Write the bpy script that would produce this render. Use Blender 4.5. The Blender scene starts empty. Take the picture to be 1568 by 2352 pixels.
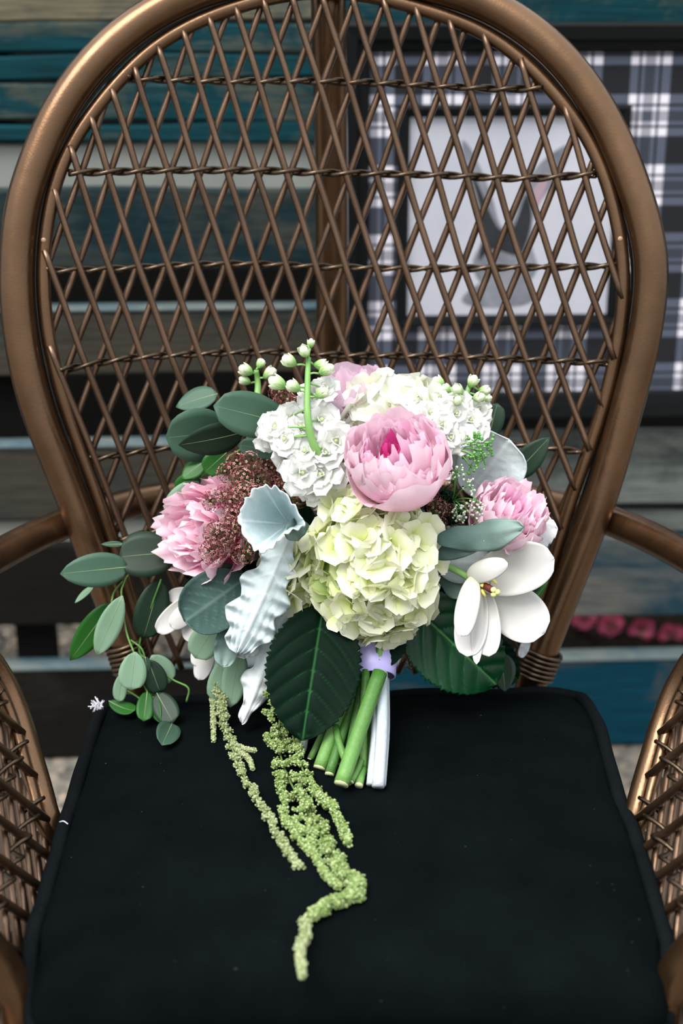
import bpy, math, random
from mathutils import Vector, Matrix, Quaternion
random.seed(7)
rnd = random.random
def U(a, b): return a + (b - a) * random.random()

# ------------------------------------------------------------------ camera
CAMZ, PITCH, F = 1.195, math.radians(20), 2352 * 50 / 36.0
CAM = Vector((0, 0, CAMZ))
FW = Vector((0, math.cos(PITCH), -math.sin(PITCH)))
UP = Vector((0, math.sin(PITCH), math.cos(PITCH)))
scene = bpy.context.scene
C = scene.collection
cam_d = bpy.data.cameras.new('camera')
cam = bpy.data.objects.new('camera', cam_d)
C.objects.link(cam)
cam.location = CAM
cam.rotation_euler = (math.pi / 2 - PITCH, 0, 0)
cam_d.sensor_fit = 'AUTO'
cam_d.sensor_width = 36
cam_d.lens = 50
cam_d.clip_start = 0.05
cam_d.dof.use_dof = True
cam_d.dof.focus_distance = 1.40
cam_d.dof.aperture_fstop = 3.2
scene.camera = cam

# ------------------------------------------------------------------ light
world = bpy.data.worlds.new('overcast_sky')
scene.world = world
world.use_nodes = True
wn = world.node_tree
bg = wn.nodes['Background']
# overcast sky: zenith three times as bright as the horizon
_tc = wn.nodes.new('ShaderNodeTexCoord'); _sp = wn.nodes.new('ShaderNodeSeparateXYZ')
wn.links.new(_tc.outputs['Generated'], _sp.inputs[0])
_ma = wn.nodes.new('ShaderNodeMath'); _ma.operation = 'MAXIMUM'; _ma.inputs[1].default_value = 0.0
wn.links.new(_sp.outputs[2], _ma.inputs[0])
_mb = wn.nodes.new('ShaderNodeMath'); _mb.operation = 'MULTIPLY_ADD'; _mb.inputs[1].default_value = 1.0; _mb.inputs[2].default_value = 0.5
wn.links.new(_ma.outputs[0], _mb.inputs[0]); wn.links.new(_mb.outputs[0], bg.inputs['Strength'])
bg.inputs['Color'].default_value = (0.92, 0.96, 1.0, 1)
def sun(name, energy, angle, direction, color):
    d = bpy.data.lights.new(name, 'SUN')
    d.energy = energy; d.angle = math.radians(angle); d.color = color
    o = bpy.data.objects.new(name, d); C.objects.link(o)
    o.rotation_euler = Vector(direction).to_track_quat('-Z', 'Y').to_euler()
    o.location = (-2, -1, 4)
sun('sun_through_cloud', 2.6, 35, (0.34, 0.42, -0.90), (1.0, 0.96, 0.91))
scene.view_settings.view_transform = 'Standard'
scene.view_settings.look = 'None'
scene.view_settings.gamma = 1
scene.view_settings.use_curve_mapping = False
scene.view_settings.exposure = 0.8

# ------------------------------------------------------------------ helpers
def ray(px, py):
    return FW + Vector((1, 0, 0)) * ((px - 784) / F) - UP * ((py - 1176) / F)
def P(px, py, Y):
    d = ray(px, py); return CAM + d * (Y / d.y)
def PZ(px, py, Z):
    d = ray(px, py); return CAM + d * ((Z - CAMZ) / d.z)
def depth(p): return (p - CAM).dot(FW)
def px2m(n, p): return n * depth(p) / F
def proj(p):
    q = p - CAM; z = q.dot(FW)
    return 784 + F * q.x / z, 1176 - F * q.dot(UP) / z

def lin(c):
    c = c / 255.0
    return c / 12.92 if c <= 0.04045 else ((c + 0.055) / 1.055) ** 2.4
def S(r, g, b): return (lin(r), lin(g), lin(b), 1)

class MB:
    def __init__(s): s.v = []; s.f = []; s.g = []
    def add(s, vs, fs, g=None):
        o = len(s.v); s.v += [tuple(v) for v in vs]
        s.f += [tuple(i + o for i in f) for f in fs]
        s.g += (list(g) if g is not None else [0.0] * len(vs))
        return s
    def mesh(s, name, mat, smooth=True):
        m = bpy.data.meshes.new(name)
        m.from_pydata(s.v, [], s.f)
        if smooth: m.polygons.foreach_set('use_smooth', [True] * len(m.polygons))
        a = m.attributes.new('grad', 'FLOAT', 'POINT'); a.data.foreach_set('value', s.g)
        m.materials.append(mat); m.update()
        return m
    def build(s, name, mat, parent=None, smooth=True):
        return link(name, s.mesh(name, mat, smooth), parent)
def link(name, mesh, parent=None, M=None):
    o = bpy.data.objects.new(name, mesh); C.objects.link(o)
    if M is not None: o.matrix_world = M
    if parent is not None:
        o.parent = parent
        o.matrix_parent_inverse = PINV.get(parent.name, Matrix.Identity(4))
    return o
PINV = {}
def thing(name, label, cat, loc):
    o = bpy.data.objects.new(name, None); C.objects.link(o)
    o.location = loc; o.empty_display_size = 0.05
    PINV[o.name] = Matrix.Translation(-Vector(loc))
    o['label'] = label; o['category'] = cat
    return o
def solid(o, t, off=0.0):
    m = o.modifiers.new('thickness', 'SOLIDIFY'); m.thickness = t; m.offset = off
    return o

def catmull(pts, n=8, closed=False):
    pts = [Vector(p) for p in pts]; out = []; N = len(pts)
    rng = N if closed else N - 1
    for i in range(rng):
        p1, p2 = pts[i % N], pts[(i + 1) % N]
        p0 = pts[i - 1] if (i > 0 or closed) else p1 * 2 - p2
        p3 = pts[(i + 2) % N] if (i + 2 < N or closed) else p2 * 2 - p1
        for k in range(n):
            t = k / n
            out.append(0.5 * ((2 * p1) + (p2 - p0) * t + (2 * p0 - 5 * p1 + 4 * p2 - p3) * t * t + (3 * p1 - p0 - 3 * p2 + p3) * t ** 3))
    if not closed: out.append(pts[-1])
    return out
def tube(mb, pts, r, n=8, closed=False, caps=True, grad=None, squash=None):
    pts = [Vector(p) for p in pts]; N = len(pts)
    rs = r if isinstance(r, (list, tuple)) else [r] * N
    tans = []
    for i in range(N):
        a = pts[i - 1] if (i > 0 or closed) else pts[0]
        b = pts[(i + 1) % N] if (i < N - 1 or closed) else pts[-1]
        tans.append((b - a).normalized())
    t0 = tans[0]; ref = Vector((0, 0, 1)) if abs(t0.z) < 0.9 else Vector((1, 0, 0))
    nrm = (ref - t0 * ref.dot(t0)).normalized()
    vs, fs, gs = [], [], []
    for i in range(N):
        if i > 0:
            nrm = (nrm - tans[i] * nrm.dot(tans[i])).normalized()
        bn = tans[i].cross(nrm)
        for k in range(n):
            a = 2 * math.pi * k / n
            vs.append(pts[i] + (nrm * math.cos(a) + bn * math.sin(a)) * rs[i])
            gs.append(i / max(1, N - 1) if grad is None else grad)
    for i in range(N if closed else N - 1):
        j = (i + 1) % N
        for k in range(n):
            l = (k + 1) % n
            fs.append((i * n + k, i * n + l, j * n + l, j * n + k))
    if caps and not closed:
        fs.append(tuple(range(n - 1, -1, -1))); fs.append(tuple((N - 1) * n + k for k in range(n)))
    mb.add(vs, fs, gs)
    return mb
def box(mb, lo, hi):
    x0, y0, z0 = lo; x1, y1, z1 = hi
    mb.add([(x0,y0,z0),(x1,y0,z0),(x1,y1,z0),(x0,y1,z0),(x0,y0,z1),(x1,y0,z1),(x1,y1,z1),(x0,y1,z1)],
           [(0,3,2,1),(4,5,6,7),(0,1,5,4),(1,2,6,5),(2,3,7,6),(3,0,4,7)])
    return mb
def rbox(mb, lo, hi, b):
    """box with bevelled long edges and ends (octagonal section along x)"""
    x0, y0, z0 = lo; x1, y1, z1 = hi
    sec = [(y0+b,z0),(y1-b,z0),(y1,z0+b),(y1,z1-b),(y1-b,z1),(y0+b,z1),(y0,z1-b),(y0,z0+b)]
    vs = [(x0,)+p for p in sec] + [(x1,)+p for p in sec]
    fs = [tuple(range(7,-1,-1)), tuple(range(8,16))] + [(i,(i+1)%8,8+(i+1)%8,8+i) for i in range(8)]
    mb.add(vs, fs); return mb
# icosphere template
def _ico():
    t = (1 + 5 ** .5) / 2
    v = [Vector(p).normalized() for p in [(-1,t,0),(1,t,0),(-1,-t,0),(1,-t,0),(0,-1,t),(0,1,t),(0,-1,-t),(0,1,-t),(t,0,-1),(t,0,1),(-t,0,-1),(-t,0,1)]]
    f = [(0,11,5),(0,5,1),(0,1,7),(0,7,10),(0,10,11),(1,5,9),(5,11,4),(11,10,2),(10,7,6),(7,1,8),(3,9,4),(3,4,2),(3,2,6),(3,6,8),(3,8,9),(4,9,5),(2,4,11),(6,2,10),(8,6,7),(9,8,1)]
    return v, f
ICO_V, ICO_F = _ico()
def _sub(v, f):
    v = list(v); cache = {}; nf = []
    def mid(a, b):
        k = (min(a, b), max(a, b))
        if k not in cache:
            cache[k] = len(v); v.append((v[a] + v[b]).normalized())
        return cache[k]
    for a, b, c in f:
        ab, bc, ca = mid(a, b), mid(b, c), mid(c, a)
        nf += [(a, ab, ca), (b, bc, ab), (c, ca, bc), (ab, bc, ca)]
    return v, nf
ICO1_V, ICO1_F = _sub(ICO_V, ICO_F)
def blob(mb, c, r, g=0.0, sub=0, jit=0.0, scale=(1, 1, 1)):
    V, Fc = (ICO1_V, ICO1_F) if sub else (ICO_V, ICO_F)
    c = Vector(c)
    mb.add([c + Vector((v.x * scale[0], v.y * scale[1], v.z * scale[2])) * r * (1 + jit * (rnd() - .5)) for v in V], Fc, [g] * len(V))

# ------------------------------------------------------------------ materials
def newmat(name):
    m = bpy.data.materials.new(name); m.use_nodes = True
    nt = m.node_tree; b = nt.nodes['Principled BSDF']
    return m, nt, b
def N_(nt, typ, **kw):
    n = nt.nodes.new(typ)
    for k, v in kw.items(): setattr(n, k, v)
    return n
def ramp(nt, stops, fac):
    r = N_(nt, 'ShaderNodeValToRGB'); e = r.color_ramp.elements
    while len(e) < len(stops): e.new(0.5)
    for i, (p, c) in enumerate(stops): e[i].position = p; e[i].color = c
    nt.links.new(fac, r.inputs[0]); return r
def noise(nt, scale, detail=4, rough=.55, vec=None, dist=0.0):
    n = N_(nt, 'ShaderNodeTexNoise'); n.inputs['Scale'].default_value = scale
    n.inputs['Detail'].default_value = detail; n.inputs['Roughness'].default_value = rough
    n.inputs['Distortion'].default_value = dist
    if vec is not None: nt.links.new(vec, n.inputs['Vector'])
    return n
def coords(nt, sc=(1, 1, 1), kind='Object'):
    t = N_(nt, 'ShaderNodeTexCoord'); mp = N_(nt, 'ShaderNodeMapping')
    mp.inputs['Scale'].default_value = sc
    nt.links.new(t.outputs[kind], mp.inputs[0]); return mp.outputs[0]
def bump(nt, b, h, strength, dist=.002):
    n = N_(nt, 'ShaderNodeBump'); n.inputs['Strength'].default_value = strength; n.inputs['Distance'].default_value = dist
    nt.links.new(h, n.inputs['Height']); nt.links.new(n.outputs[0], b.inputs['Normal']); return n

def bronze(name, c0, c1, rough=.34, metal=.85):
    m, nt, b = newmat(name)
    co = coords(nt)
    n = noise(nt, 9, 5, .6, co)
    r = ramp(nt, [(.3, c0), (.7, c1)], n.outputs[0])
    nt.links.new(r.outputs[0], b.inputs['Base Color'])
    b.inputs['Metallic'].default_value = metal
    b.inputs['Coat Weight'].default_value = .25; b.inputs['Coat Roughness'].default_value = .2
    n2 = noise(nt, 30, 3, .6, co)
    rr = ramp(nt, [(.3, (rough - .07,) * 3 + (1,)), (.75, (rough + .12,) * 3 + (1,))], n2.outputs[0])
    nt.links.new(rr.outputs[0], b.inputs['Roughness'])
    n3 = noise(nt, 420, 2, .5, co)
    bump(nt, b, n3.outputs[0], .25, .0006)
    return m
M_TUBE = bronze('bronze_lacquered_cane', S(86, 63, 42), S(108, 81, 58), .30, .9)
M_CANE = bronze('bronze_thin_cane', S(82, 62, 46), S(104, 81, 63), .36, .85)
M_TWIST = bronze('bronze_twisted_wire', S(60, 48, 34), S(84, 68, 52), .26, .9)

def petalmat(name, stops, trans=.35, rough=.55, nscale=60, vary=.0, attr='grad', coat=0.0, spec=.3, cell=0.0, streak=0.0):
    """procedural petal / leaf: colour from root to tip along the part, translucent"""
    m, nt, b = newmat(name)
    a = N_(nt, 'ShaderNodeAttribute', attribute_name=attr)
    r = ramp(nt, stops, a.outputs['Fac'])
    co = coords(nt)
    n = noise(nt, nscale, 3, .5, co)
    hv = N_(nt, 'ShaderNodeHueSaturation')
    oi = N_(nt, 'ShaderNodeObjectInfo')
    mr = N_(nt, 'ShaderNodeMapRange'); mr.inputs[3].default_value = 1 - vary; mr.inputs[4].default_value = 1 + vary
    nt.links.new(oi.outputs['Random'], mr.inputs[0])
    nt.links.new(mr.outputs[0], hv.inputs['Value'])
    mx = N_(nt, 'ShaderNodeMixRGB', blend_type='MULTIPLY'); mx.inputs[0].default_value = 1
    nr = ramp(nt, [(.3, (.88, .88, .88, 1)), (.7, (1, 1, 1, 1))], n.outputs[0])
    nt.links.new(r.outputs[0], mx.inputs[1]); nt.links.new(nr.outputs[0], mx.inputs[2])
    nt.links.new(mx.outputs[0], hv.inputs['Color'])
    col = hv.outputs[0]
    nt.links.new(col, b.inputs['Base Color'])
    b.inputs['Roughness'].default_value = rough
    b.inputs['Specular IOR Level'].default_value = spec
    b.inputs['Coat Weight'].default_value = coat
    if cell:
        vo = N_(nt, 'ShaderNodeTexVoronoi', feature='SMOOTH_F1'); vo.inputs['Scale'].default_value = cell
        nt.links.new(co, vo.inputs[0]); bump(nt, b, vo.outputs['Distance'], -.55, .004)
    elif streak:
        bump(nt, b, noise(nt, streak, 3, .6, co).outputs[0], .35, .002)
    b.inputs['Coat Roughness'].default_value = .3
    if trans > 0:
        t = N_(nt, 'ShaderNodeBsdfTranslucent'); nt.links.new(col, t.inputs[0])
        ms = N_(nt, 'ShaderNodeMixShader'); ms.inputs[0].default_value = trans
        out = nt.nodes['Material Output']
        nt.links.new(b.outputs[0], ms.inputs[1]); nt.links.new(t.outputs[0], ms.inputs[2])
        nt.links.new(ms.outputs[0], out.inputs[0])
    return m
M_HYD = petalmat('hydrangea_petal', [(0, S(174, 200, 98)), (.3, S(220, 228, 158)), (.65, S(238, 239, 206)), (1, S(243, 243, 226))], .3, vary=.06)
M_HYDW = petalmat('hydrangea_petal_white', [(0, S(214, 220, 166)), (.3, S(236, 237, 216)), (1, S(242, 242, 236))], .3, vary=.03)
M_HYDG = petalmat('hydrangea_petal_green', [(0, S(165, 196, 95)), (.5, S(208, 224, 146)), (1, S(235, 240, 192))], .3, vary=.06)
M_GRN = petalmat('fresh_green_stalk', [(0, S(116, 162, 88)), (1, S(138, 182, 108))], .1, .45)
M_WHITE = petalmat('white_stock_petal', [(0, S(204, 222, 166)), (.18, S(234, 236, 226)), (1, S(240, 240, 240))], .3, vary=.03)
M_TULIP = petalmat('white_tulip_petal', [(0, S(214, 220, 160)), (.15, S(220, 219, 210)), (1, S(222, 220, 220))], .22, .4, 25)
M_PEO = petalmat('peony_pale_petal', [(0, S(240, 140, 190)), (.35, S(249, 196, 222)), (.75, S(252, 216, 232)), (1, S(253, 230, 240))], .3, vary=.05)
M_PEM = petalmat('peony_mid_petal', [(0, S(232, 96, 166)), (.45, S(246, 170, 212)), (1, S(251, 212, 232))], .3, vary=.06)
M_PEC = petalmat('peony_core_petal', [(0, S(178, 10, 100)), (.6, S(206, 34, 128)), (1, S(226, 84, 160))], .25, vary=.08)
M_PEL = petalmat('peony_fringed_petal', [(0, S(236, 76, 148)), (.4, S(248, 150, 196)), (.75, S(252, 200, 222)), (1, S(253, 226, 236))], .3, vary=.04)
M_PEB = petalmat('peony_lilac_petal', [(0, S(232, 160, 198)), (.5, S(236, 200, 222)), (1, S(240, 216, 232))], .3, vary=.04)
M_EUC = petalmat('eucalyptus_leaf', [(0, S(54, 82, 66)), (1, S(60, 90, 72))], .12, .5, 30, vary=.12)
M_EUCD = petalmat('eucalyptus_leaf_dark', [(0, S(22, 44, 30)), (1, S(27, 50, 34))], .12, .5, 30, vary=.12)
M_EUCP = petalmat('eucalyptus_leaf_pale', [(0, S(112, 144, 118)), (1, S(128, 158, 132))], .15, .5, 30, vary=.08)
M_EUCG = petalmat('young_green_leaf', [(0, S(26, 82, 22)), (1, S(40, 102, 32))], .25, .4, 30, vary=.15)
M_RIB = petalmat('leaf_midrib', [(0, S(138, 150, 112)), (1, S(104, 126, 92))], 0, .5)
M_HLEAF = petalmat('hydrangea_leaf', [(0, S(8, 62, 32)), (.45, S(14, 76, 40)), (1, S(84, 140, 78))], .1, .36, 60, cell=130)
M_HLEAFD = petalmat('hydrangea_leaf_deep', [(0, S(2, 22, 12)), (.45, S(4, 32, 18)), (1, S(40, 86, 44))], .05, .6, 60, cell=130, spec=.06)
M_SILV = petalmat('dusty_miller_leaf', [(0, S(196, 210, 212)), (.6, S(222, 230, 232)), (1, S(240, 243, 246))], .1, .9, 90, vary=.03, streak=160)
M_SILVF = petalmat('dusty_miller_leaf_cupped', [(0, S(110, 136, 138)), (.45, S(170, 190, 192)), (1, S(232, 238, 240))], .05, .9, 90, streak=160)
M_FELT = petalmat('dusty_miller_leaf_grey', [(0, S(56, 80, 76)), (.6, S(86, 108, 102)), (1, S(140, 160, 154))], .05, .9, 50, vary=.05, streak=160)
M_LACE = petalmat('burgundy_lace', [(0, S(84, 100, 52)), (.3, S(92, 22, 40)), (.6, S(176, 104, 104)), (1, S(240, 206, 194))], .1, .7)
M_AMA = petalmat('green_amaranth', [(0, S(94, 116, 56)), (.5, S(132, 154, 90)), (1, S(178, 194, 140))], .1, .8, 500)
M_AMAL = petalmat('green_amaranth_dry', [(0, S(112, 128, 78)), (.5, S(142, 154, 108)), (1, S(182, 188, 148))], .1, .8, 500)
M_STEM = petalmat('cut_green_stem', [(0, S(62, 108, 44)), (1, S(106, 150, 78))], .05, .45, 160, streak=260)
M_STEMD = petalmat('cut_green_stem_deep', [(0, S(34, 72, 28)), (1, S(74, 118, 54))], .05, .45, 160, streak=260)
M_WSTEM = petalmat('felted_white_stem', [(0, S(150, 164, 168)), (1, S(190, 198, 204))], 0, .9, 120, streak=300)
M_CUT = petalmat('cut_end', [(0, S(206, 212, 160)), (1, S(206, 212, 160))], 0, .8)
M_RIBBON = petalmat('lavender_satin_ribbon', [(0, S(176, 168, 222)), (1, S(190, 184, 232))], 0, .35)
M_STAM = petalmat('tulip_anther', [(0, S(232, 208, 90)), (1, S(236, 220, 120))], 0, .6)
M_STAD = petalmat('tulip_pistil_dark', [(0, S(70, 24, 18)), (1, S(96, 40, 20))], 0, .6)
M_STIG = petalmat('tulip_stigma', [(0, S(210, 218, 130)), (1, S(226, 230, 160))], 0, .6)
M_BUD = petalmat('stock_bud', [(0, S(110, 172, 76)), (.5, S(176, 208, 140)), (1, S(238, 243, 222))], .2, .6)
M_HERB = petalmat('fine_green_herb', [(0, S(66, 128, 54)), (1, S(120, 176, 96))], .1, .6)

def fabric(name, c0, c1):
    m, nt, b = newmat(name)
    co = coords(nt)
    n = noise(nt, 14, 4, .6, co)
    r = ramp(nt, [(.3, c0), (.75, c1)], n.outputs[0])
    sp = noise(nt, 240, 1, .4, co)
    sr = ramp(nt, [(.80, (0, 0, 0, 1)), (.84, (1, 1, 1, 1))], sp.outputs[0])
    mx = N_(nt, 'ShaderNodeMixRGB'); mx.inputs[2].default_value = S(44, 50, 52)
    nt.links.new(sr.outputs[0], mx.inputs[0]); nt.links.new(r.outputs[0], mx.inputs[1])
    nt.links.new(mx.outputs[0], b.inputs['Base Color'])
    b.inputs['Roughness'].default_value = .85
    b.inputs['Specular IOR Level'].default_value = .02
    b.inputs['Sheen Weight'].default_value = 0
    w = N_(nt, 'ShaderNodeTexWave'); w.inputs['Scale'].default_value = 320
    nt.links.new(co, w.inputs[0])
    n2 = noise(nt, 9, 3, .5, co)
    ad = N_(nt, 'ShaderNodeMath', operation='MULTIPLY_ADD'); ad.inputs[1].default_value = .06
    nt.links.new(w.outputs['Fac'], ad.inputs[0]); nt.links.new(n2.outputs[0], ad.inputs[2])
    bump(nt, b, ad.outputs[0], .25, .004)
    return m
M_CUSH = fabric('black_cotton', S(4, 7, 8), S(8, 13, 14))
M_PIPE = fabric('black_piping', S(10, 13, 14), S(17, 21, 23))

def wood(name, paint, bare, amount, dark=.25):
    """weathered board: paint worn through to bare wood, long grain and checks"""
    m, nt, b = newmat(name)
    co = coords(nt, (1.2, 9, 9)); co2 = coords(nt, (1, 2.2, 2.2)); co3 = coords(nt, (1.5, 40, 40))
    oi = N_(nt, 'ShaderNodeObjectInfo')
    off = N_(nt, 'ShaderNodeVectorMath', operation='ADD')
    cm = N_(nt, 'ShaderNodeCombineXYZ')
    mu = N_(nt, 'ShaderNodeMath', operation='MULTIPLY'); mu.inputs[1].default_value = 37
    nt.links.new(oi.outputs['Random'], mu.inputs[0]); nt.links.new(mu.outputs[0], cm.inputs[0]); nt.links.new(mu.outputs[0], cm.inputs[2])
    nt.links.new(co2, off.inputs[0]); nt.links.new(cm.outputs[0], off.inputs[1])
    n = noise(nt, 5, 7, .66, off.outputs[0], .6)
    g = noise(nt, 6, 5, .6, co3)
    mask = ramp(nt, [(amount - .10, (0, 0, 0, 1)), (amount + .10, (1, 1, 1, 1))], n.outputs[0])
    gr = ramp(nt, [(.3, (dark,) * 3 + (1,)), (.65, (1, 1, 1, 1))], g.outputs[0])
    mx = N_(nt, 'ShaderNodeMixRGB'); mx.inputs[1].default_value = paint; mx.inputs[2].default_value = bare
    nt.links.new(mask.outputs[0], mx.inputs[0])
    m2 = N_(nt, 'ShaderNodeMixRGB', blend_type='MULTIPLY'); m2.inputs[0].default_value = .8
    nt.links.new(mx.outputs[0], m2.inputs[1]); nt.links.new(gr.outputs[0], m2.inputs[2])
    nt.links.new(m2.outputs[0], b.inputs['Base Color'])
    b.inputs['Roughness'].default_value = .8; b.inputs['Specular IOR Level'].default_value = .12
    bump(nt, b, g.outputs[0], .5, .003)
    return m
M_TEAL = wood('teal_weathered_board', S(6, 56, 64), S(92, 90, 74), .60)
M_TEALG = wood('teal_grey_board', S(18, 42, 48), S(58, 62, 58), .55)
M_TOPB = wood('bare_grey_board', S(16, 60, 68), S(108, 102, 84), .45)
M_BRWN = wood('brown_grey_board', S(62, 60, 52), S(38, 50, 52), .58)
M_DARKB = wood('shade_darkened_board', S(18, 17, 14), S(34, 32, 27), .62)  # near-black: shade on the lower left boards put into the base colour
M_BLUE = wood('blue_board', S(4, 60, 78), S(88, 86, 82), .62)
M_BLUEG = wood('blue_grey_board', S(36, 64, 76), S(100, 100, 96), .52)
M_GREYB = wood('grey_worn_board', S(112, 118, 114), S(66, 72, 70), .56)
M_BACK = wood('unlit_backing', S(6, 6, 5), S(10, 9, 8), .5)
def plain(name, c0, c1, sc=20, rough=.7, spec=.4):
    m, nt, b = newmat(name)
    n = noise(nt, sc, 4, .6, coords(nt))
    r = ramp(nt, [(.3, c0), (.7, c1)], n.outputs[0])
    nt.links.new(r.outputs[0], b.inputs['Base Color']); b.inputs['Roughness'].default_value = rough
    b.inputs['Specular IOR Level'].default_value = spec
    return m
M_CHINK = plain('grey_limewash', S(118, 122, 118), S(134, 137, 132), 6, .85)
M_BLACK = plain('black_frame_paint', S(5, 7, 9), S(8, 12, 13), 20, .5, .15)
M_PRINT = plain('grey_print_paper', S(164, 167, 179), S(180, 181, 191), 7, .6)
M_INK = plain('print_ink_dark', S(12, 16, 22), S(34, 38, 44), 18, .7)
M_INKG = plain('print_ink_grey', S(84, 88, 96), S(128, 131, 140), 22, .7)
M_INKP = plain('print_ink_blush', S(158, 136, 148), S(146, 126, 138), 22, .7)
M_NAIL = plain('nail_head', S(150, 120, 96), S(170, 140, 116), 20, .3)
M_THREAD = plain('white_thread', S(200, 200, 214), S(224, 222, 232), 50, .9)
M_PINKF = petalmat('pink_garden_petal', [(0, S(250, 214, 170)), (.4, S(246, 150, 168)), (1, S(240, 96, 150))], .3, .6, vary=.1)
def gravel():
    m, nt, b = newmat('gravel_ground')
    co = coords(nt)
    v = N_(nt, 'ShaderNodeTexVoronoi'); v.inputs['Scale'].default_value = 62
    nt.links.new(co, v.inputs[0])
    hs = ramp(nt, [(0, S(60, 60, 56)), (.4, S(112, 108, 100)), (.75, S(150, 138, 122)), (1, S(92, 94, 92))], v.outputs['Color'])
    big = noise(nt, 3, 3, .5, co)
    mr = ramp(nt, [(.35, (.55, .55, .55, 1)), (.65, (1, 1, 1, 1))], big.outputs[0])
    mx = N_(nt, 'ShaderNodeMixRGB', blend_type='MULTIPLY'); mx.inputs[0].default_value = 1
    nt.links.new(hs.outputs[0], mx.inputs[1]); nt.links.new(mr.outputs[0], mx.inputs[2])
    nt.links.new(mx.outputs[0], b.inputs['Base Color']); b.inputs['Roughness'].default_value = .9
    bump(nt, b, v.outputs['Distance'], -.6, .012)
    return m
M_GRAVEL = gravel()
M_PEBBLE = petalmat('pebble', [(0, S(66, 64, 60)), (.35, S(112, 110, 104)), (.7, S(160, 144, 124)), (1, S(184, 172, 156))], 0, .8, 60)
def plaid():
    m, nt, b = newmat('black_white_plaid')
    tc = N_(nt, 'ShaderNodeTexCoord'); sp = N_(nt, 'ShaderNodeSeparateXYZ')
    nt.links.new(tc.outputs['Object'], sp.inputs[0])
    def band(sock, off):
        f = N_(nt, 'ShaderNodeMath', operation='MULTIPLY_ADD'); f.inputs[1].default_value = 1 / .098; f.inputs[2].default_value = off
        nt.links.new(sock, f.inputs[0])
        fr = N_(nt, 'ShaderNodeMath', operation='FRACT'); nt.links.new(f.outputs[0], fr.inputs[0])
        K, W, G = (0, 0, 0, 1), (1, 1, 1, 1), (.35, .35, .35, 1)
        r = ramp(nt, [(0, K), (.34, W), (.46, K), (.50, W), (.55, G), (.70, W), (.76, K), (.80, W), (.93, K)], fr.outputs[0])
        r.color_ramp.interpolation = 'CONSTANT'
        return r.outputs[0]
    a = band(sp.outputs[0], .18); c = band(sp.outputs[2], .1)
    mx = N_(nt, 'ShaderNodeMixRGB'); mx.inputs[0].default_value = .5
    nt.links.new(a, mx.inputs[1]); nt.links.new(c, mx.inputs[2])
    r = ramp(nt, [(0, S(5, 9, 17)), (.5, S(72, 78, 94)), (1, S(214, 210, 220))], mx.outputs[0])
    nt.links.new(r.outputs[0], b.inputs['Base Color']); b.inputs['Roughness'].default_value = .9
    return m
M_PLAID = plaid()

# ------------------------------------------------------------------ setting
def zy(py, Y): return CAMZ - Y * math.tan(PITCH + math.atan((py - 1176) / F))
WY = 2.10                      # wall face distance
def struct(o): o['kind'] = 'structure'; return o
mb = MB(); g = 40
mb.add([(-9, -6, 0), (9, -6, 0), (9, 6, 0), (-9, 6, 0)], [(0, 1, 2, 3)])
floor = struct(mb.build('floor', M_GRAVEL)); floor['label'] = 'grey gravel ground under the chair'
# loose pebbles lying on the gravel where it shows
def pebbles(n, fn, lab):
    mb = MB()
    for k in range(n):
        x, y = fn(k); r = U(.005, .013)
        blob(mb, (x, y, r * .45), r, rnd(), 0, .5, (1, U(.7, 1), .6))
    p = mb.build('loose_pebbles', M_PEBBLE); p['kind'] = 'stuff'; p['label'] = lab; p['category'] = 'gravel'
pebbles(1500, lambda k: (U(-.80, -.30), U(.75, 1.98)), 'loose grey and tan pebbles on the ground left of the chair')
pebbles(900, lambda k: (U(.30, .80), U(.75, 1.98)), 'loose grey and tan pebbles on the ground right of the chair')
pebbles(1300, lambda k: (U(-1.4, .25), U(2.3, 2.85)), 'loose pebbles seen through the lowest gap of the board wall')

wall = bpy.data.objects.new('wall_back', None); C.objects.link(wall); wall['kind'] = 'structure'
wall['label'] = 'wall of weathered teal and grey horizontal boards'
wall.location = (0, WY, 0); wall.rotation_euler = (0, 0, math.radians(2.6))
def wlink(name, mbb, mat, parent=wall, smooth=False):
    m = mbb.mesh(name, mat, smooth); o = bpy.data.objects.new(name, m); C.objects.link(o); o.parent = parent; return o
def board(x0, x1, ytop, ybot, mat, th=.034, front=0.0, name='plank', lip=None):
    """board in wall coordinates; front face at local y=front. ytop/ybot in photo rows of the front face"""
    z1, z0 = zy(ytop, WY), max(.003, zy(ybot, WY))
    mb = MB(); n = 24; vs = []
    rbox(mb, (0, 0, 0), (1, 1, 1), .1); mb = MB()
    b = .004; y0, y1 = front, front + th
    ph = U(0, 9)
    for i in range(n + 1):
        x = x0 + (x1 - x0) * i / n
        w1 = .003 * math.sin(x * 5 + ph) + .002 * math.sin(x * 13 + ph * 2); w0 = .003 * math.sin(x * 4 + ph * 3)
        a0, a1 = z0 + w0, z1 + w1
        vs += [(x, y0 + b, a0), (x, y1 - b, a0), (x, y1, a0 + b), (x, y1, a1 - b), (x, y1 - b, a1), (x, y0 + b, a1), (x, y0, a1 - b), (x, y0, a0 + b)]
    fs = [tuple(range(7, -1, -1)), tuple(n * 8 + k for k in range(8))]
    for i in range(n):
        fs += [(i * 8 + k, i * 8 + (k + 1) % 8, i * 8 + 8 + (k + 1) % 8, i * 8 + 8 + k) for k in range(8)]
    mb.add(vs, fs)
    o = wlink(name, mb, mat)
    if lip:      # added strip: sky light on the top edge put into a paler colour
        m2 = MB(); rbox(m2, (x0, y0 - .003, z1 - .002), (x1, y1 + .004, z1 + .004), .002); wlink('lit_edge_strip', m2, lip)
    return o
M_EDGE = wood('painted_skylit_edge', S(104, 112, 110), S(60, 88, 100), .52, .6)
LX0, LX1, RX1 = -2.0, -.015, 2.0
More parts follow.
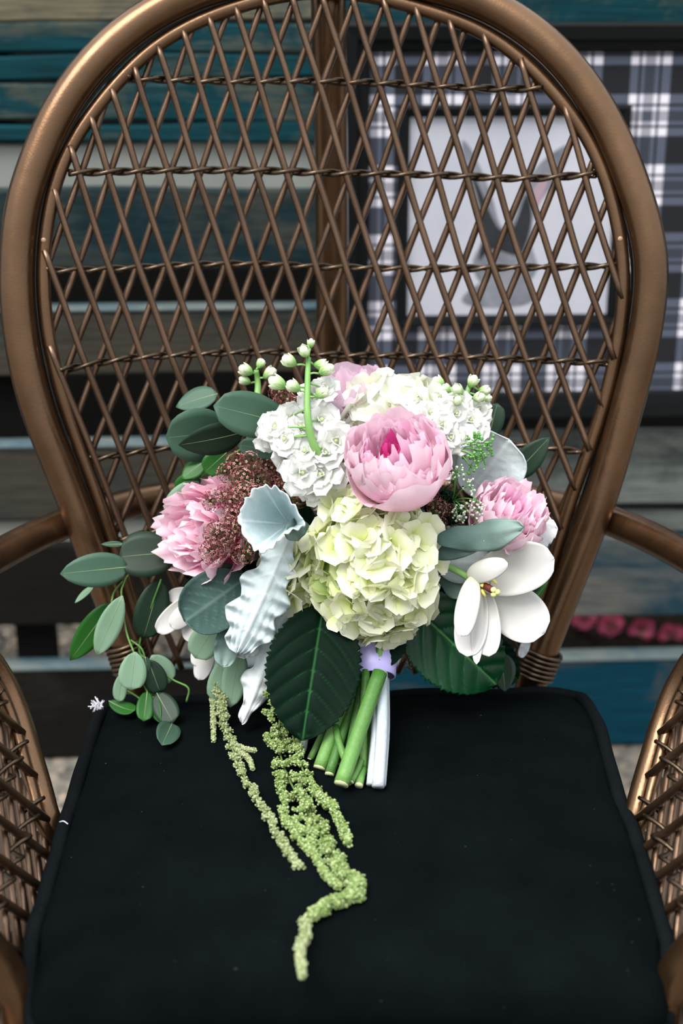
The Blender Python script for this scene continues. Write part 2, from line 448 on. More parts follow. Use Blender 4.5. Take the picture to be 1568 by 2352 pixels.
for (a, b_, mat) in [(-230, -60, M_TEALG), (-58, 52, M_TOPB), (54, 124, M_TEAL), (127, 183, M_TEAL), (186, 278, M_TEAL), (281, 328, M_TEAL),
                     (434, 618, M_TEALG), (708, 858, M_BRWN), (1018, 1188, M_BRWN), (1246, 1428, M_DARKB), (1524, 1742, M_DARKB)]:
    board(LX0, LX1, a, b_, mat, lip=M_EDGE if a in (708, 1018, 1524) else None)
for (a, b_, mat) in [(-230, -60, M_TEALG), (-58, 76, M_TEAL), (79, 240, M_TEAL), (243, 328, M_TEALG),
                     (434, 618, M_TEALG), (708, 858, M_BLUEG), (1008, 1168, M_GREYB), (1246, 1428, M_BLUEG), (1528, 1742, M_BLUE)]:
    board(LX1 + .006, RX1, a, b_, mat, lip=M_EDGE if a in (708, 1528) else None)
board(LX1 + .006, RX1, 1186, 1244, M_GREYB, .02, .012)
for x0, x1 in ((LX0, LX1), (LX1 + .006, RX1)):
    board(x0, x1, 326, 436, M_CHINK, .012, .016, 'chinking_strip')
board(LX0, LX1, 1186, 1248, M_CHINK, .012, .016, 'chinking_strip')
for x in (-1.9, -1.42, -.95, -.50, 0.02, .72, 1.3, 1.9):         # uprights that carry the boards
    mb = MB(); rbox(mb, (0, 0, 0), (1, 1, 1), .1); mb = MB()
    box(mb, (x - .03, .036, .002), (x + .03, .085, 1.75)); wlink('stud', mb, M_BACK)
mb = MB(); box(mb, (-3.2, .80, 0), (3.2, .86, 2.0))
o = mb.build('wall_backing', M_BACK, None, False); o.location = (0, WY, 0); struct(o); o['label'] = 'dark backing wall seen through the board gaps'

mb = MB(); vs = []
for i in range(25):
    for j in range(7):
        e = min(i, 24 - i, j, 6 - j)
        vs.append((.30 + .9 * i / 24, 2.32 + .42 * j / 6, (.002 if e == 0 else .05 + .012 * math.sin(i * 2.1 + j * 3.3) + .01 * rnd())))
mb.add(vs, [(i * 7 + j, i * 7 + 7 + j, i * 7 + 8 + j, i * 7 + j + 1) for i in range(24) for j in range(6)])
o = mb.build('soil_bed', plain('dark_soil', S(20, 16, 12), S(38, 31, 24), 60, .95, .1), floor); o['label'] = 'dark soil bed behind the boards'
# pink garden flowers behind the gap
def garden_flower(px, py, Y, label):
    c = P(px, py, Y)
    t = thing('garden_blossom', label, 'flower', (c.x, c.y, 0.0)); t['group'] = 'pink blossoms behind the boards'
    mb = MB(); tube(mb, [(c.x + .01, c.y, .0), (c.x, c.y + .005, c.z * .6), c], .003, 6); mb.build('stem', M_EUCG, t)
    mb = MB(); blob(mb, c, .008, 0, 1); mb.build('flower_centre', M_PEO, t)
    for k in range(9):
        a = 2 * math.pi * k / 9 + U(-.2, .2)
        d = Vector((math.cos(a), -.55 + U(-.2, .2), math.sin(a) * .7)).normalized()
        mb = MB(); petal_sheet(mb, c, d, Vector((0, -1, .3)), .030, .024, cup=.25, bend=.1); mb.build('petal', M_PINKF, t)

# ------------------------------------------------------------------ sheets (petals and leaves)
def prof(t, p, q):
    m = p / (p + q); mx = (m ** p) * ((1 - m) ** q)
    return (max(t, 1e-5) ** p) * (max(1 - t, 0) ** q) / mx
def petal_sheet(mb, base, ydir, nrm, L, W, p=.55, q=.45, nu=8, nv=6, fold=0., cup=0., bend=0., ruf=0., rk=3., ser=0., sk=14,
                notch=0., vein=0, lobes=0, curl=0., twist=0., tipdroop=0.):
    """sheet from base along ydir (length L, width W), facing nrm. Chord keeps base and tip fixed."""
    y = Vector(ydir).normalized(); n = Vector(nrm); n = (n - y * n.dot(y)).normalized(); x = y.cross(n)
    ph = U(0, 6.28); ph2 = U(0, 6.28)
    vs, gs, fs = [], [], []
    for i in range(nu + 1):
        t = i / nu
        w = W * .5 * max(prof(t, p, q), .02 if i else .06)
        for j in range(nv + 1):
            s = -1 + 2 * j / nv
            ww = w
            if ser: ww = w * (1 + ser * (abs(((t * sk) % 1) - .35) * -1.2 + .3) * abs(s) ** 3)
            if lobes: ww = w * (1 + lobes * math.sin(t * rk * 2.6 + ph2 + (1.5 if s > 0 else 0)) * abs(s) ** 2)
            a = s * ww; tw = twist * t
            z = fold * abs(a) + cup * (s * s) * ww * 1.0 + bend * L * 4 * t * (1 - t)
            z += ruf * W * abs(s) ** 2.2 * math.sin(t * rk * 6.28 + ph + (2 if s > 0 else 0)) * min(1, t * 4)
            z += ruf * W * .6 * t ** 3 * math.sin(s * rk * 2.4 + ph2)
            z -= curl * W * abs(s) ** 4
            z -= tipdroop * L * t ** 3
            yy = t * L
            if notch: yy += notch * L * t ** 4 * (math.sin(s * 9 + ph) * .6 + math.sin(s * 17 + ph2) * .5)
            ax, az = a * math.cos(tw) - z * math.sin(tw), a * math.sin(tw) + z * math.cos(tw)
            g = t
            if vein:
                d0 = abs(a) / (W * .5)
                v = math.exp(-(d0 / .04) ** 2)
                kk = 6.5
                u = (t - (.30 * d0 + .22 * d0 * d0) * W / L - .02) * kk
                dv = abs(u - round(u)) / kk
                if 0 < round(u) < kk: v = max(v, .75 * math.exp(-(dv / .011) ** 2) * (1 - abs(s) * .4))
                az += vein * (-.022 * v + .010 * math.sin(u * 3.1416) ** 2 * min(1, abs(s) * 4)) * W
                g = min(1, v * (1 if vein > 0 else .6))
            vs.append(Vector(base) + x * ax + y * yy + n * az); gs.append(g)
    R = nv + 1
    for i in range(nu):
        for j in range(nv):
            fs.append((i * R + j, i * R + j + 1, (i + 1) * R + j + 1, (i + 1) * R + j))
    mb.add(vs, fs, gs)
    return x, y, n
for (x_, y_, Y_, lb) in [(1338, 1412, 2.46, 'leftmost pink blossom in the dark gap between the boards, right of the chair back'),
                         (1398, 1427, 2.44, 'second pink blossom from the left in the dark board gap'),
                         (1470, 1441, 2.45, 'third pink blossom from the left in the dark board gap'),
                         (1538, 1452, 2.44, 'rightmost pink blossom in the dark board gap by the picture edge')]:
    garden_flower(x_, y_, Y_, lb)

# ------------------------------------------------------------------ framed picture
fr = thing('picture_frame', 'large black framed picture with black and white plaid mat on the board wall', 'picture frame', (0, 0, 0))
PINV[fr.name] = Matrix.Identity(4)
fr.rotation_euler = (0, 0, math.radians(2.6))
FY = WY - .002
def fpt(px, py, Y): # plane coordinates in the frame's own space (x, z)
    q = P(px, py, Y); return q.x, q.z
fr.location = (0, FY, 0)
x0, z1 = fpt(782, 52, FY - .03); x1, z0 = fpt(1640, 968, FY - .03)
def flink(name, mbb, mat, parent=fr, smooth=False):
    o = bpy.data.objects.new(name, mbb.mesh(name, mat, smooth)); C.objects.link(o); o.parent = parent; return o
def moulding(x0, x1, z0, z1, w, yb, yf, nm, mat, parent=fr):
    """mitred stepped frame, four rails"""
    prof_ = [(0, yb), (0, yf + .004), (.004, yf), (w * .55, yf + .002), (w * .62, yf + .010), (w * .9, yf + .012), (w, yf + .018), (w, yb)]
    cs = [((x0, z0), (1, 1)), ((x1, z0), (-1, 1)), ((x1, z1), (-1, -1)), ((x0, z1), (1, -1))]
    for k in range(4):
        (ax, az), (sx, sz) = cs[k]; (bx, bz), (tx, tz) = cs[(k + 1) % 4]
        mb = MB(); n = len(prof_)
        vs = [(ax + sx * d, y, az + sz * d) for d, y in prof_] + [(bx + tx * d, y, bz + tz * d) for d, y in prof_]
        mb.add(vs, [(i, (i + 1) % n, n + (i + 1) % n, n + i) for i in range(n)] + [tuple(range(n - 1, -1, -1)), tuple(range(n, 2 * n))])
        flink(nm, mb, mat, parent)
moulding(x0, x1, z0, z1, .040, 0, -.036, 'frame_rail', M_BLACK)
mb = MB(); box(mb, (x0 + .03, -.016, z0 + .03), (x1 - .03, -.004, z1 - .03)); flink('plaid_mat', mb, M_PLAID)
ix0, iz1 = fpt(914, 242, FY - .02); ix1, iz0 = fpt(1420, 752, FY - .02)
moulding(ix0, ix1, iz0, iz1, .022, -.012, -.030, 'inner_frame_rail', M_BLACK)
mb = MB(); box(mb, (ix0 + .01, -.019, iz0 + .01), (ix1 - .01, -.0165, iz1 - .01)); pr = flink('print', mb, M_PRINT)
def inkshape(pts, mat, lift, nm):
    pts = [p for p in catmull([Vector((*fpt(a, b, FY - .02), 0)) for a, b in pts], 6, True)]
    mb = MB(); n = len(pts)
    vs = [(p.x, -.0192 - lift, p.y) for p in pts] + [(p.x, -.0188, p.y) for p in pts]
    mb.add(vs, [tuple(range(n))] + [(i, (i + 1) % n, n + (i + 1) % n, n + i) for i in range(n)])
    flink(nm, mb, mat, pr)
inkshape([(1060, 330), (1085, 350), (1125, 440), (1150, 520), (1175, 515), (1205, 430), (1250, 370), (1310, 335), (1290, 400), (1235, 480), (1222, 560), (1235, 620), (1200, 660), (1120, 665), (1085, 610), (1110, 540), (1085, 450)], M_INKG, .0002, 'printed_shape')
inkshape([(1075, 380), (1100, 430), (1130, 500), (1150, 530), (1180, 525), (1210, 450), (1222, 500), (1210, 560), (1190, 590), (1130, 575), (1100, 600), (1108, 540), (1100, 470)], M_INK, .0004, 'printed_shape')
inkshape([(1060, 690), (1110, 650), (1180, 640), (1230, 680), (1200, 705), (1100, 708)], M_INKG, .0003, 'printed_shape')
inkshape([(1225, 440), (1262, 400), (1250, 450), (1230, 480)], M_INKP, .0005, 'printed_shape')

# ------------------------------------------------------------------ rattan armchair
chair = thing('rattan_armchair', 'bronze lacquered rattan armchair with a balloon shaped diamond lattice back', 'chair', (0, 1.2, 0))
REC, SAG, BY0, BZ0 = .20, .50, 1.475, .45
def yback(x, z): return BY0 + (z - BZ0) * REC - SAG * x * x
def smooth(p, it=6):
    p = list(p)
    for _ in range(it): p = [p[0]] + [(p[i - 1] + p[i] * 2 + p[i + 1]) / 4 for i in range(1, len(p) - 1)] + [p[-1]]
    return p
def onback(px, py, off=0.0):
    d = ray(px, py); Y = 1.5
    for _ in range(12):
        q = CAM + d * (Y / d.y); Y = yback(q.x, q.z) + off
    return CAM + d * (Y / d.y)
L_OUT = [(310, 1530), (262, 1400), (215, 1278), (177, 1174), (134, 1063), (85, 950), (61, 855), (42, 750), (35, 650), (39, 550), (50, 470), (70, 405), (105, 310), (150, 225), (215, 140), (290, 70), (375, 15)]
TOP_OUT = [(480, -32), (610, -62), (745, -72), (880, -60), (1010, -30)]
R_OUT = [(1118, 5), (1215, 65), (1290, 130), (1360, 220), (1412, 315), (1450, 415), (1478, 500), (1493, 570), (1498, 640), (1487, 738), (1467, 838), (1440, 928), (1403, 1078), (1360, 1200), (1309, 1325), (1255, 1470), (1222, 1550)]
L_IN = [(345, 1530), (310, 1400), (268, 1265), (232, 1160), (196, 1060), (152, 945), (128, 855), (108, 770), (97, 660), (101, 550), (116, 460), (135, 390), (175, 310), (225, 240), (300, 153), (365, 98), (450, 48), (550, 12)]
TOP_IN = [(650, -14), (745, -22), (850, -14)]
R_IN = [(944, 15), (1059, 47), (1159, 98), (1249, 183), (1329, 278), (1374, 362), (1405, 450), (1426, 550), (1434, 650), (1426, 750), (1406, 850), (1383, 950), (1342, 1060), (1300, 1175), (1268, 1290), (1222, 1430), (1180, 1550)]
out_px = L_OUT + TOP_OUT + R_OUT; in_px = L_IN + TOP_IN + R_IN
pts = smooth(catmull([onback(*p) for p in out_px], 6), 30)
lo_a = pts[0] + Vector((.012, .03, -.22)); lo_b = pts[-1] + Vector((-.012, .03, -.22))
mb = MB(); tube(mb, [lo_a, pts[0] + Vector((.004, .008, -.06))] + pts + [pts[-1] + Vector((-.004, .008, -.06)), lo_b], .0182, 20); mb.build('back_frame', M_TUBE, chair)
ptsi = smooth(catmull([onback(*p, .001) for p in in_px], 6), 30)
mb = MB(); tube(mb, ptsi, .0078, 12); mb.build('inner_back_frame', M_TUBE, chair)
# second fixing cane tucked between the two tubes
mid = catmull([onback((a[0] * .55 + b[0] * .45), (a[1] * .55 + b[1] * .45), .016) for a, b in zip(
    [proj(pts[int(k * (len(pts) - 1) / 60)]) for k in range(61)], [proj(ptsi[int(k * (len(ptsi) - 1) / 60)]) for k in range(61)])], 2)
mb = MB(); tube(mb, mid, .0085, 10); mb.build('joining_cane', M_TWIST, chair)
in_poly = [(a, b) for a, b in [proj(p) for p in ptsi]]
def inside(x, y, poly=in_poly):
    c = False; n = len(poly)
    for i in range(n):
        x1_, y1_ = poly[i]; x2_, y2_ = poly[i - 1]
        if (y1_ > y) != (y2_ > y) and x < (x2_ - x1_) * (y - y1_) / (y2_ - y1_) + x1_: c = not c
    return c
def lerp3(y, a, b, c):
    if y < 610: return a + (b - a) * (y - 190) / 420
    k = (c - b) / 220; return b + k * (y - 610) + (0.00003 * (y - 610) ** 2 * (1 if k > 0 else -1) if y > 830 else 0)
def spoke(fn, off):
    ys = [-30 + 10 * k for k in range(160)]
    ins = [y for y in ys if inside(fn(y), y)]
    if len(ins) < 4: return
    a, b = ins[0] - 6, ins[-1] + 6
    if b - a < 40: return
    n = max(3, int((b - a) / 60)); ps = []; k0 = U(0, 6)
    for i in range(n + 1):
        y = a + (b - a) * i / n
        wob = 0.0 if i in (0, n) else 1.6 * math.sin(y * .016 + k0)
        ps.append(onback(fn(y) + wob, y, off + .0012 * math.sin(y * .0286 + (0 if off < 0 else 3.1))))
    mb = MB(); tube(mb, catmull(ps, 2), .00375, 8); mb.build('lattice_spoke', M_CANE, chair)
for i in range(-13, 24):
    spoke(lambda y, i=i: lerp3(y, -23 + 68.6 * i, 113 + 67.9 * i, 195 + 67.6 * i), -.0045)
for i in range(-8, 26):
    spoke(lambda y, i=i: lerp3(y, 466 + 69.2 * (i - 3), 314 + 67.9 * (i - 3), 229 + 67.4 * (i - 3)), .0045)
BANDS = [[(292, 180), (385, 183), (530, 187), (700, 186), (850, 190), (1000, 197), (1140, 204), (1245, 203)],
         [(158, 397), (280, 394), (400, 391), (600, 392), (750, 397), (1000, 402), (1200, 410), (1368, 400)],
         [(106, 622), (250, 618), (450, 608), (600, 607), (780, 614), (1000, 617), (1200, 614), (1425, 611)],
         [(138, 852), (200, 838), (330, 820), (600, 808), (800, 816), (1000, 818), (1200, 825), (1402, 834)],
         [(205, 1056), (300, 1040), (400, 1028), (600, 1016), (800, 1010), (1000, 1012), (1130, 1017), (1335, 1038)],
         [(275, 1240), (400, 1212), (600, 1195), (800, 1190), (1000, 1195), (1275, 1225)]]
for bi, bp in enumerate(BANDS):
    path = catmull([Vector((a, b, 0)) for a, b in bp], 30)
    mb = MB()
    for s in (0, 1):
        ps = []
        for p in path[::2]:
            a = p.x / 136.0 * 2 * math.pi + s * math.pi + bi * 1.1
            q = onback(p.x, p.y + 5.0 * math.sin(a), .0 + .0085 * math.cos(a)); ps.append(q)
        tube(mb, ps, .0024, 6)
    mb.build('twisted_band', M_TWIST, chair)
for q in ((103, 549), (1421, 546)):      # nail heads on the thin frame
    p = onback(*q); mb = MB(); blob(mb, p + Vector((0, -.0075, 0)), .0028, 0, 1, 0, (1, .5, 1)); mb.build('nail', M_NAIL, chair)
# rear pole bracing the back
tp = onback(752, -72)
mb = MB(); tube(mb, catmull([(P(762, 860, 1.68).x, 1.73, .0), (P(762, 860, 1.68).x, 1.715, .5), P(762, 500, 1.69), (tp.x, tp.y + .028, tp.z)], 6), .0195, 18); mb.build('rear_post', M_TUBE, chair)
# horseshoe rail behind the back running out to the arms
hz = .640
rail = [(-.342, .948, hz - .035), (-.378, 1.01, hz - .006), (-.40, 1.12, hz + .0), (-.395, 1.26, hz + .004), (-.355, 1.405, hz), (-.29, 1.51, hz), (-.19, 1.585, hz), (0, 1.635, hz), (.19, 1.585, hz), (.29, 1.51, hz), (.355, 1.405, hz), (.395, 1.26, hz + .004), (.40, 1.12, hz), (.378, 1.01, hz - .006), (.342, .948, hz - .035)]
mb = MB(); tube(mb, catmull(rail, 8), .0175, 18); mb.build('horseshoe_rail', M_TUBE, chair)
# bindings where the back meets the seat
def wrap(c, ax, r, n, name='cane_binding'):
    ax = Vector(ax).normalized(); ref = Vector((0, 1, 0)); u = (ref - ax * ref.dot(ax)).normalized(); v = ax.cross(u)
    mb = MB()
    ps = [Vector(c) + ax * (k / 24 * .0056) + (u * math.cos(k / 24 * 2 * math.pi) + v * math.sin(k / 24 * 2 * math.pi)) * r for k in range(24 * n + 1)]
    tube(mb, ps, .0026, 6); mb.build(name, M_TWIST, chair)
wrap(onback(1222, 1553), onback(1250, 1483) - onback(1222, 1550), .0215, 6)
wrap(onback(306, 1535), onback(284, 1462) - onback(308, 1535), .0215, 6)
# arm panels
PHI = math.radians(24); AX, AZ = .274, .46
def apt(sg, Y, t, off=0.0):
    return Vector((sg * (AX + t * math.sin(PHI) + off * math.cos(PHI)), Y, AZ + t * math.cos(PHI) - off * math.sin(PHI)))
ARCH = [(1.150, -.07), (1.154, -.03), (1.162, .005), (1.180, .03), (1.200, .06), (1.219, .09), (1.230, .125), (1.222, .165), (1.185, .20), (1.12, .222), (1.05, .222), (.985, .20), (.945, .16), (.930, .11), (.935, .06), (.945, .015), (.950, -.03)]
def shrink(pt, k): 
    cy, ct = 1.065, .08
    d = Vector((pt[0] - cy, pt[1] - ct)); l = d.length; d *= (l - k) / l; return (cy + d.x, ct + d.y)
for sg in (-1, 1):
    a = catmull([apt(sg, *p) for p in ARCH], 6)
    front = a[-1]
    leg = [front + Vector((0, 0, -.08)), front + Vector((0, -.005, -.2)), Vector((front.x * 1.0, front.y - .01, .0))]
    mb = MB(); rr_ = [.0115 + .0065 * max(0, min(1, (i - len(a) * .55) / (len(a) * .3))) for i in range(len(a))] + [.018] * 3; tube(mb, a + leg, rr_, 18); mb.build('arm_frame', M_TUBE, chair)
    inner = [shrink(p, .020) for p in ARCH]; ip = catmull([Vector((p[0], p[1], 0)) for p in inner], 6)
    mb = MB(); tube(mb, [apt(sg, p.x, p.y) for p in ip], .0062, 10); mb.build('inner_arm_frame', M_TUBE, chair)
    poly = [(p.x, p.y) for p in ip]
    for layer, sl, spc in ((0, 1.25, .030), (1, -.60, .046)):
        for k in range(-9, 10):
            ts = [-.09 + .005 * q for q in range(88)]
            ins = [t for t in ts if inside(1.06 + spc * k + sl * (t - .08), t, poly)]
            if len(ins) < 4: continue
            t0, t1 = ins[0] - .004, ins[-1] + .004
            ps = [apt(sg, 1.06 + spc * k + sl * (t0 + (t1 - t0) * q / 6 - .08), t0 + (t1 - t0) * q / 6, (-.0045 if layer else .0045)) for q in range(7)]
            mb = MB(); tube(mb, ps, .0042, 8); mb.build('arm_spoke', M_CANE, chair)
    for t in (.03, .075, .12, .165):
        ys = [y_ * .004 + .85 for y_ in range(92) if inside(y_ * .004 + .85, t, poly)]
        if len(ys) < 5: continue
        mb = MB()
        for s in (0, 1):
            tube(mb, [apt(sg, y_, t + .0042 * math.sin(y_ / .066 * 6.283 + s * math.pi), .010 * math.cos(y_ / .066 * 6.283 + s * math.pi)) for y_ in ys], .0022, 6)
        mb.build('arm_twisted_band', M_TWIST, chair)
    # rear leg
    mb = MB(); tube(mb, [(sg * .245, 1.475, .40), (sg * .25, 1.49, .2), (sg * .262, 1.52, 0)], .018, 14); mb.build('rear_leg', M_TUBE, chair)
# seat rail and woven seat deck under the cushion
sr = [(-.275, .915, .385), (.275, .915, .385), (.285, 1.1, .385), (.262, 1.44, .385), (.2, 1.475, .385), (-.2, 1.475, .385), (-.262, 1.44, .385), (-.285, 1.1, .385)]
mb = MB(); tube(mb, catmull(sr, 6, True), .016, 12, True); mb.build('seat_rail', M_TUBE, chair)
for k in range(26):
    x = -.262 + k * .021
    mb = MB(); tube(mb, [(x, .92, .389), (x, 1.2, .388), (x, 1.47, .389)], .0075, 6); mb.build('seat_cane', M_CANE, chair)

# ------------------------------------------------------------------ cushion
cush = thing('seat_cushion', 'black cotton seat cushion with corded edges on the rattan chair', 'cushion', (0, 1.2, .398))
CZ = .470
edge_px = [(235, 1640), (205, 1722), (178, 1812), (152, 1895), (130, 1975), (106, 2060), (84, 2130), (70, 2195), (72, 2240), (110, 2262),
           (300, 2262), (560, 2255), (800, 2252), (1050, 2255), (1290, 2262), (1480, 2268), (1530, 2245), (1534, 2195), (1502, 2080), (1474, 1985), (1446, 1900), (1416, 1830), (1392, 1740), (1368, 1660), (1340, 1615), (1300, 1596),
           (1150, 1594), (950, 1598), (780, 1604), (600, 1610), (420, 1612), (270, 1612)]
ol = catmull([PZ(a, b, CZ) for a, b in edge_px], 5, True)
cen = Vector((0.0, 1.19, CZ))
def wrinkle(x, y): return .0026 * math.sin(x * 22 + 3 * math.sin(y * 14)) + .0022 * math.sin(y * 37 + x * 9) - .004 * math.exp(-((y - 1.285 - .06 * x) / .012) ** 2) * (1 if x > .05 else 0.3)
mb = MB(); n = len(ol); rings = []
def ring(k, z, amp=0.):
    r = []
    for i, p in enumerate(ol):
        q = cen + (p - cen) * k
        pucker = amp * math.sin(i * 1.7 + 2 * math.sin(i * .37))
        ff = max(0, min(1, (.975 - p.y) / .03)); kk = max(0, (k - .86) / .14)
        r.append(Vector((q.x * (1 + pucker), q.y, z - (.020 * ff * kk ** 2 if z > .44 else 0))))
    return r
seq = [(.5, .405, 0), (.95, .405, 0), (.99, .412, .004), (1.008, .435, .006), (1.0, .462, .003), (.988, CZ + .001, 0)]
for k, z, am in seq: rings.append(ring(k, z, am))
for k in (.965, .93, .88, .82, .74, .65, .55, .45, .35, .25, .15, .06):
    r = ring(k, CZ)
    for q in r:
        f = 1 - k
        q.z += .001 + .013 * (1 - (1 - min(1, f * 2.4)) ** 2) + wrinkle(q.x, q.y) * min(1, f * 9) + .0025 * math.sin(q.x * 60 + q.y * 10) * max(0, 1 - f * 9) * min(1, f * 30)
    rings.append(r)
vs = [v for r in rings for v in r]; fs = []
for a in range(len(rings) - 1):
    fs += [(a * n + i, a * n + (i + 1) % n, (a + 1) * n + (i + 1) % n, (a + 1) * n + i) for i in range(n)]
fs.append(tuple((len(rings) - 1) * n + i for i in range(n))); fs.append(tuple(range(n - 1, -1, -1)))
mb.add(vs, fs); mb.build('cushion_body', M_CUSH, cush)
def cushz(x, y):
    d = Vector((x, y, CZ)) - cen
    return CZ + .0135
mb = MB(); tube(mb, [Vector((p.x * 1.006, p.y, CZ + .0005 + .0015 * math.sin(i * .9) - .052 * max(0, min(1, (.962 - p.y) / .03)))) for i, p in enumerate(ol)], .0068, 10, True); mb.build('top_cord', M_PIPE, cush)
mb = MB(); tube(mb, [Vector((cen.x + (p.x - cen.x) * 1.006, cen.y + (p.y - cen.y) * 1.006, .410)) for p in ol], .006, 8, True); mb.build('bottom_cord', M_PIPE, cush)
mb = MB(); fc = PZ(228, 1618, CZ + .012)
for k in range(60):
    a = U(0, 6.28); d = Vector((math.cos(a) - .5, -.2, math.sin(a) * .7 + .1)) * U(.003, .008)
    e = fc + d + Vector((U(-.004, .004), U(-.004, .004), U(-.008, .006)))
    tube(mb, [fc + Vector((U(-.003, .003), 0, U(-.014, .002))), fc + d * .6, e], .00055, 4)
o = mb.build('frayed_threads', M_THREAD, cush); o['label'] = 'white frayed threads at the back left corner'
mb = MB(); a, b_ = PZ(137, 1888, CZ + .008), PZ(156, 1893, CZ + .008)
tube(mb, catmull([a, (a + b_) / 2 + Vector((0, 0, .002)), b_], 4), .0006, 5); mb.build('loose_thread', M_THREAD, cush)

# ------------------------------------------------------------------ bouquet
BIND = P(862, 1535, 1.290)
bq = thing('bouquet', 'bridal bouquet of pink peonies, cream hydrangea, white tulip and trailing green amaranth', 'bouquet', (BIND.x, 1.2, CZ + .012))

def leaf(parent, name, b, t, w, Yb, Yt, mat, roll=0, nm_rib=None, lab=None, th=.0007, **kw):
    B, T = P(b[0], b[1], Yb), P(t[0], t[1], Yt)
    if T.z < CZ + .022 and T.y < 1.41: T = PZ(t[0], t[1], CZ + .022)
    if B.z < CZ + .022 and B.y < 1.41: B = PZ(b[0], b[1], CZ + .022)
    y = (T - B).normalized(); mid = (B + T) / 2
    v = (CAM - mid).normalized(); n = (v - y * v.dot(y)).normalized()
    n.rotate(Quaternion(y, math.radians(roll)))
    W = px2m(w, mid) / max(.35, math.cos(math.radians(roll)))
    L = (T - B).length
    mb = MB(); x, y, n = petal_sheet(mb, B, y, n, L, W, **kw)
    o = mb.build(name, mat, parent)
    if th: solid(o, th)
    if lab: o['label'] = lab
    if nm_rib:
        bend = kw.get('bend', 0); td = kw.get('tipdroop', 0)
        mb = MB(); tube(mb, [B + y * (L * q) + n * (bend * L * 4 * q * (1 - q) - td * L * q ** 3 + .0003) for q in [i / 8 * .95 for i in range(9)]], [.0005 * (1 - .7 * i / 8) for i in range(9)], 5)
        mb.build('midrib', nm_rib, o)
    return o
def stem(parent, name, px, r, mat, lab=None, n=6, sub=6):
    mb = MB(); ps = catmull([P(a, b, Y) for a, b, Y in px], sub)
    rr = r if not isinstance(r, tuple) else [r[0] + (r[1] - r[0]) * i / (len(ps) - 1) for i in range(len(ps))]
    tube(mb, ps, rr, n); o = mb.build(name, mat, parent)
    if lab: o['label'] = lab
    return o
def flower_stem(head, mat=M_STEMD, r=.0028, parent=bq):
    """stem running from a flower head down into the binding"""
    h = Vector(head); b = BIND + Vector((U(-.012, .012), U(-.008, .012), U(-.004, .012)))
    mb = MB(); tube(mb, catmull([h, h * .45 + b * .55 + Vector((0, .03, .0)), b], 5), r, 6)
    return mb

# ---- hydrangeas
def floret_mesh(name, mat, L=.0165, seed=0):
    random.seed(seed); mb = MB()
    for k in range(4):
        a = k * math.pi / 2 + U(-.12, .12)
        d = Vector((math.cos(a), math.sin(a), U(.15, .75)))
        petal_sheet(mb, d * .0012 + Vector((0, 0, .0006 * (k % 2))), d, Vector((0, 0, 1)), L * U(.95, 1.2), L * U(1.1, 1.4), p=.62, q=.34, nu=6, nv=6, cup=U(-.05, .35), bend=U(-.02, .10), ruf=U(.01, .05), rk=1.2)
    return mb.mesh(name, mat)
def place(mesh, parent, name, c, nrm, scale, roll):
    q = Vector(nrm).to_track_quat('Z', 'Y')
    M = Matrix.Translation(c) @ q.to_matrix().to_4x4() @ Matrix.Rotation(roll, 4, 'Z') @ Matrix.Diagonal((scale, scale, scale, 1))
    o = bpy.data.objects.new(name, mesh); C.objects.link(o); o.parent = parent
    o.matrix_parent_inverse = Matrix.Identity(4); o.matrix_local = M
    return o
HM = [floret_mesh('hydrangea_floret', M_HYD, .0200, s) for s in (1, 2, 3, 4)]
HG = [floret_mesh('hydrangea_floret_green', M_HYDG, .0175, s) for s in (5, 6)]
HW = [floret_mesh('hydrangea_floret_white', M_HYDW, .0195, s) for s in (7, 8, 9)]
random.seed(11)
def hydrangea(center, radii, n, meshes, gmeshes, greenfn, lab, axis, minface=-.35):
    mb = MB(); c = Vector(center)
    ax = Vector(axis).normalized()
    pts = []
    for i in range(n):
        z = 1 - 2 * (i + .5) / n; r = math.sqrt(1 - z * z); a = i * 2.399963
        d = Vector((r * math.cos(a), r * math.sin(a), z))
        if d.dot(ax) < minface: continue
        d = (d + Vector((U(-.12, .12), U(-.12, .12), U(-.12, .12)))).normalized()
        k = U(.93, 1.05)
        pts.append((c + Vector((d.x * radii[0], d.y * radii[1], d.z * radii[2])) * k, d))
    tube(mb, catmull([c - ax * min(radii) * .2, (c + BIND) / 2 + Vector((0, .02, 0)), BIND + Vector((.004, 0, .004))], 5), .0035, 7)
    for q, d in pts: tube(mb, [c - ax * .01, c * .4 + q * .6, q - d * .001], [.0016, .0012, .0010], 4, caps=False)
    blob(mb, c, min(radii) * .55, .2, 1)
    h = mb.build('hydrangea_head', M_GRN, bq); h['label'] = lab
    for q, d in pts:
        gr = rnd() < greenfn(q)
        ms = random.choice(gmeshes if gr else meshes)
        nd = (d + Vector((U(-.45, .45), U(-.45, .45), U(-.45, .45)))).normalized()
        place(ms, h, 'floret', q - d * (.006 if gr else 0), nd, U(.85, 1.2), U(0, 6.28))
    return h
hc = P(852, 1300, 1.328)
hydrangea(hc, (.057, .054, .070), 190, HM, HG, lambda q: max(.05, .62 - ((q.x - hc.x) + .045) * 8) if q.z > hc.z - .025 else .10, 'large cream and lime hydrangea head in the middle', (0.05, -.8, .35), -.30)
hc2 = P(696, 1312, 1.345)
hydrangea(hc2, (.028, .028, .034), 58, HM, HG, lambda q: .35, 'small side lobe of the cream hydrangea', (-.2, -.8, .1), -.3)
hc3 = P(905, 955, 1.42)
hydrangea(hc3, (.048, .040, .030), 76, HW, HM, lambda q: .08, 'white hydrangea behind the upper pink peony', (0, -.6, .6), -.3)

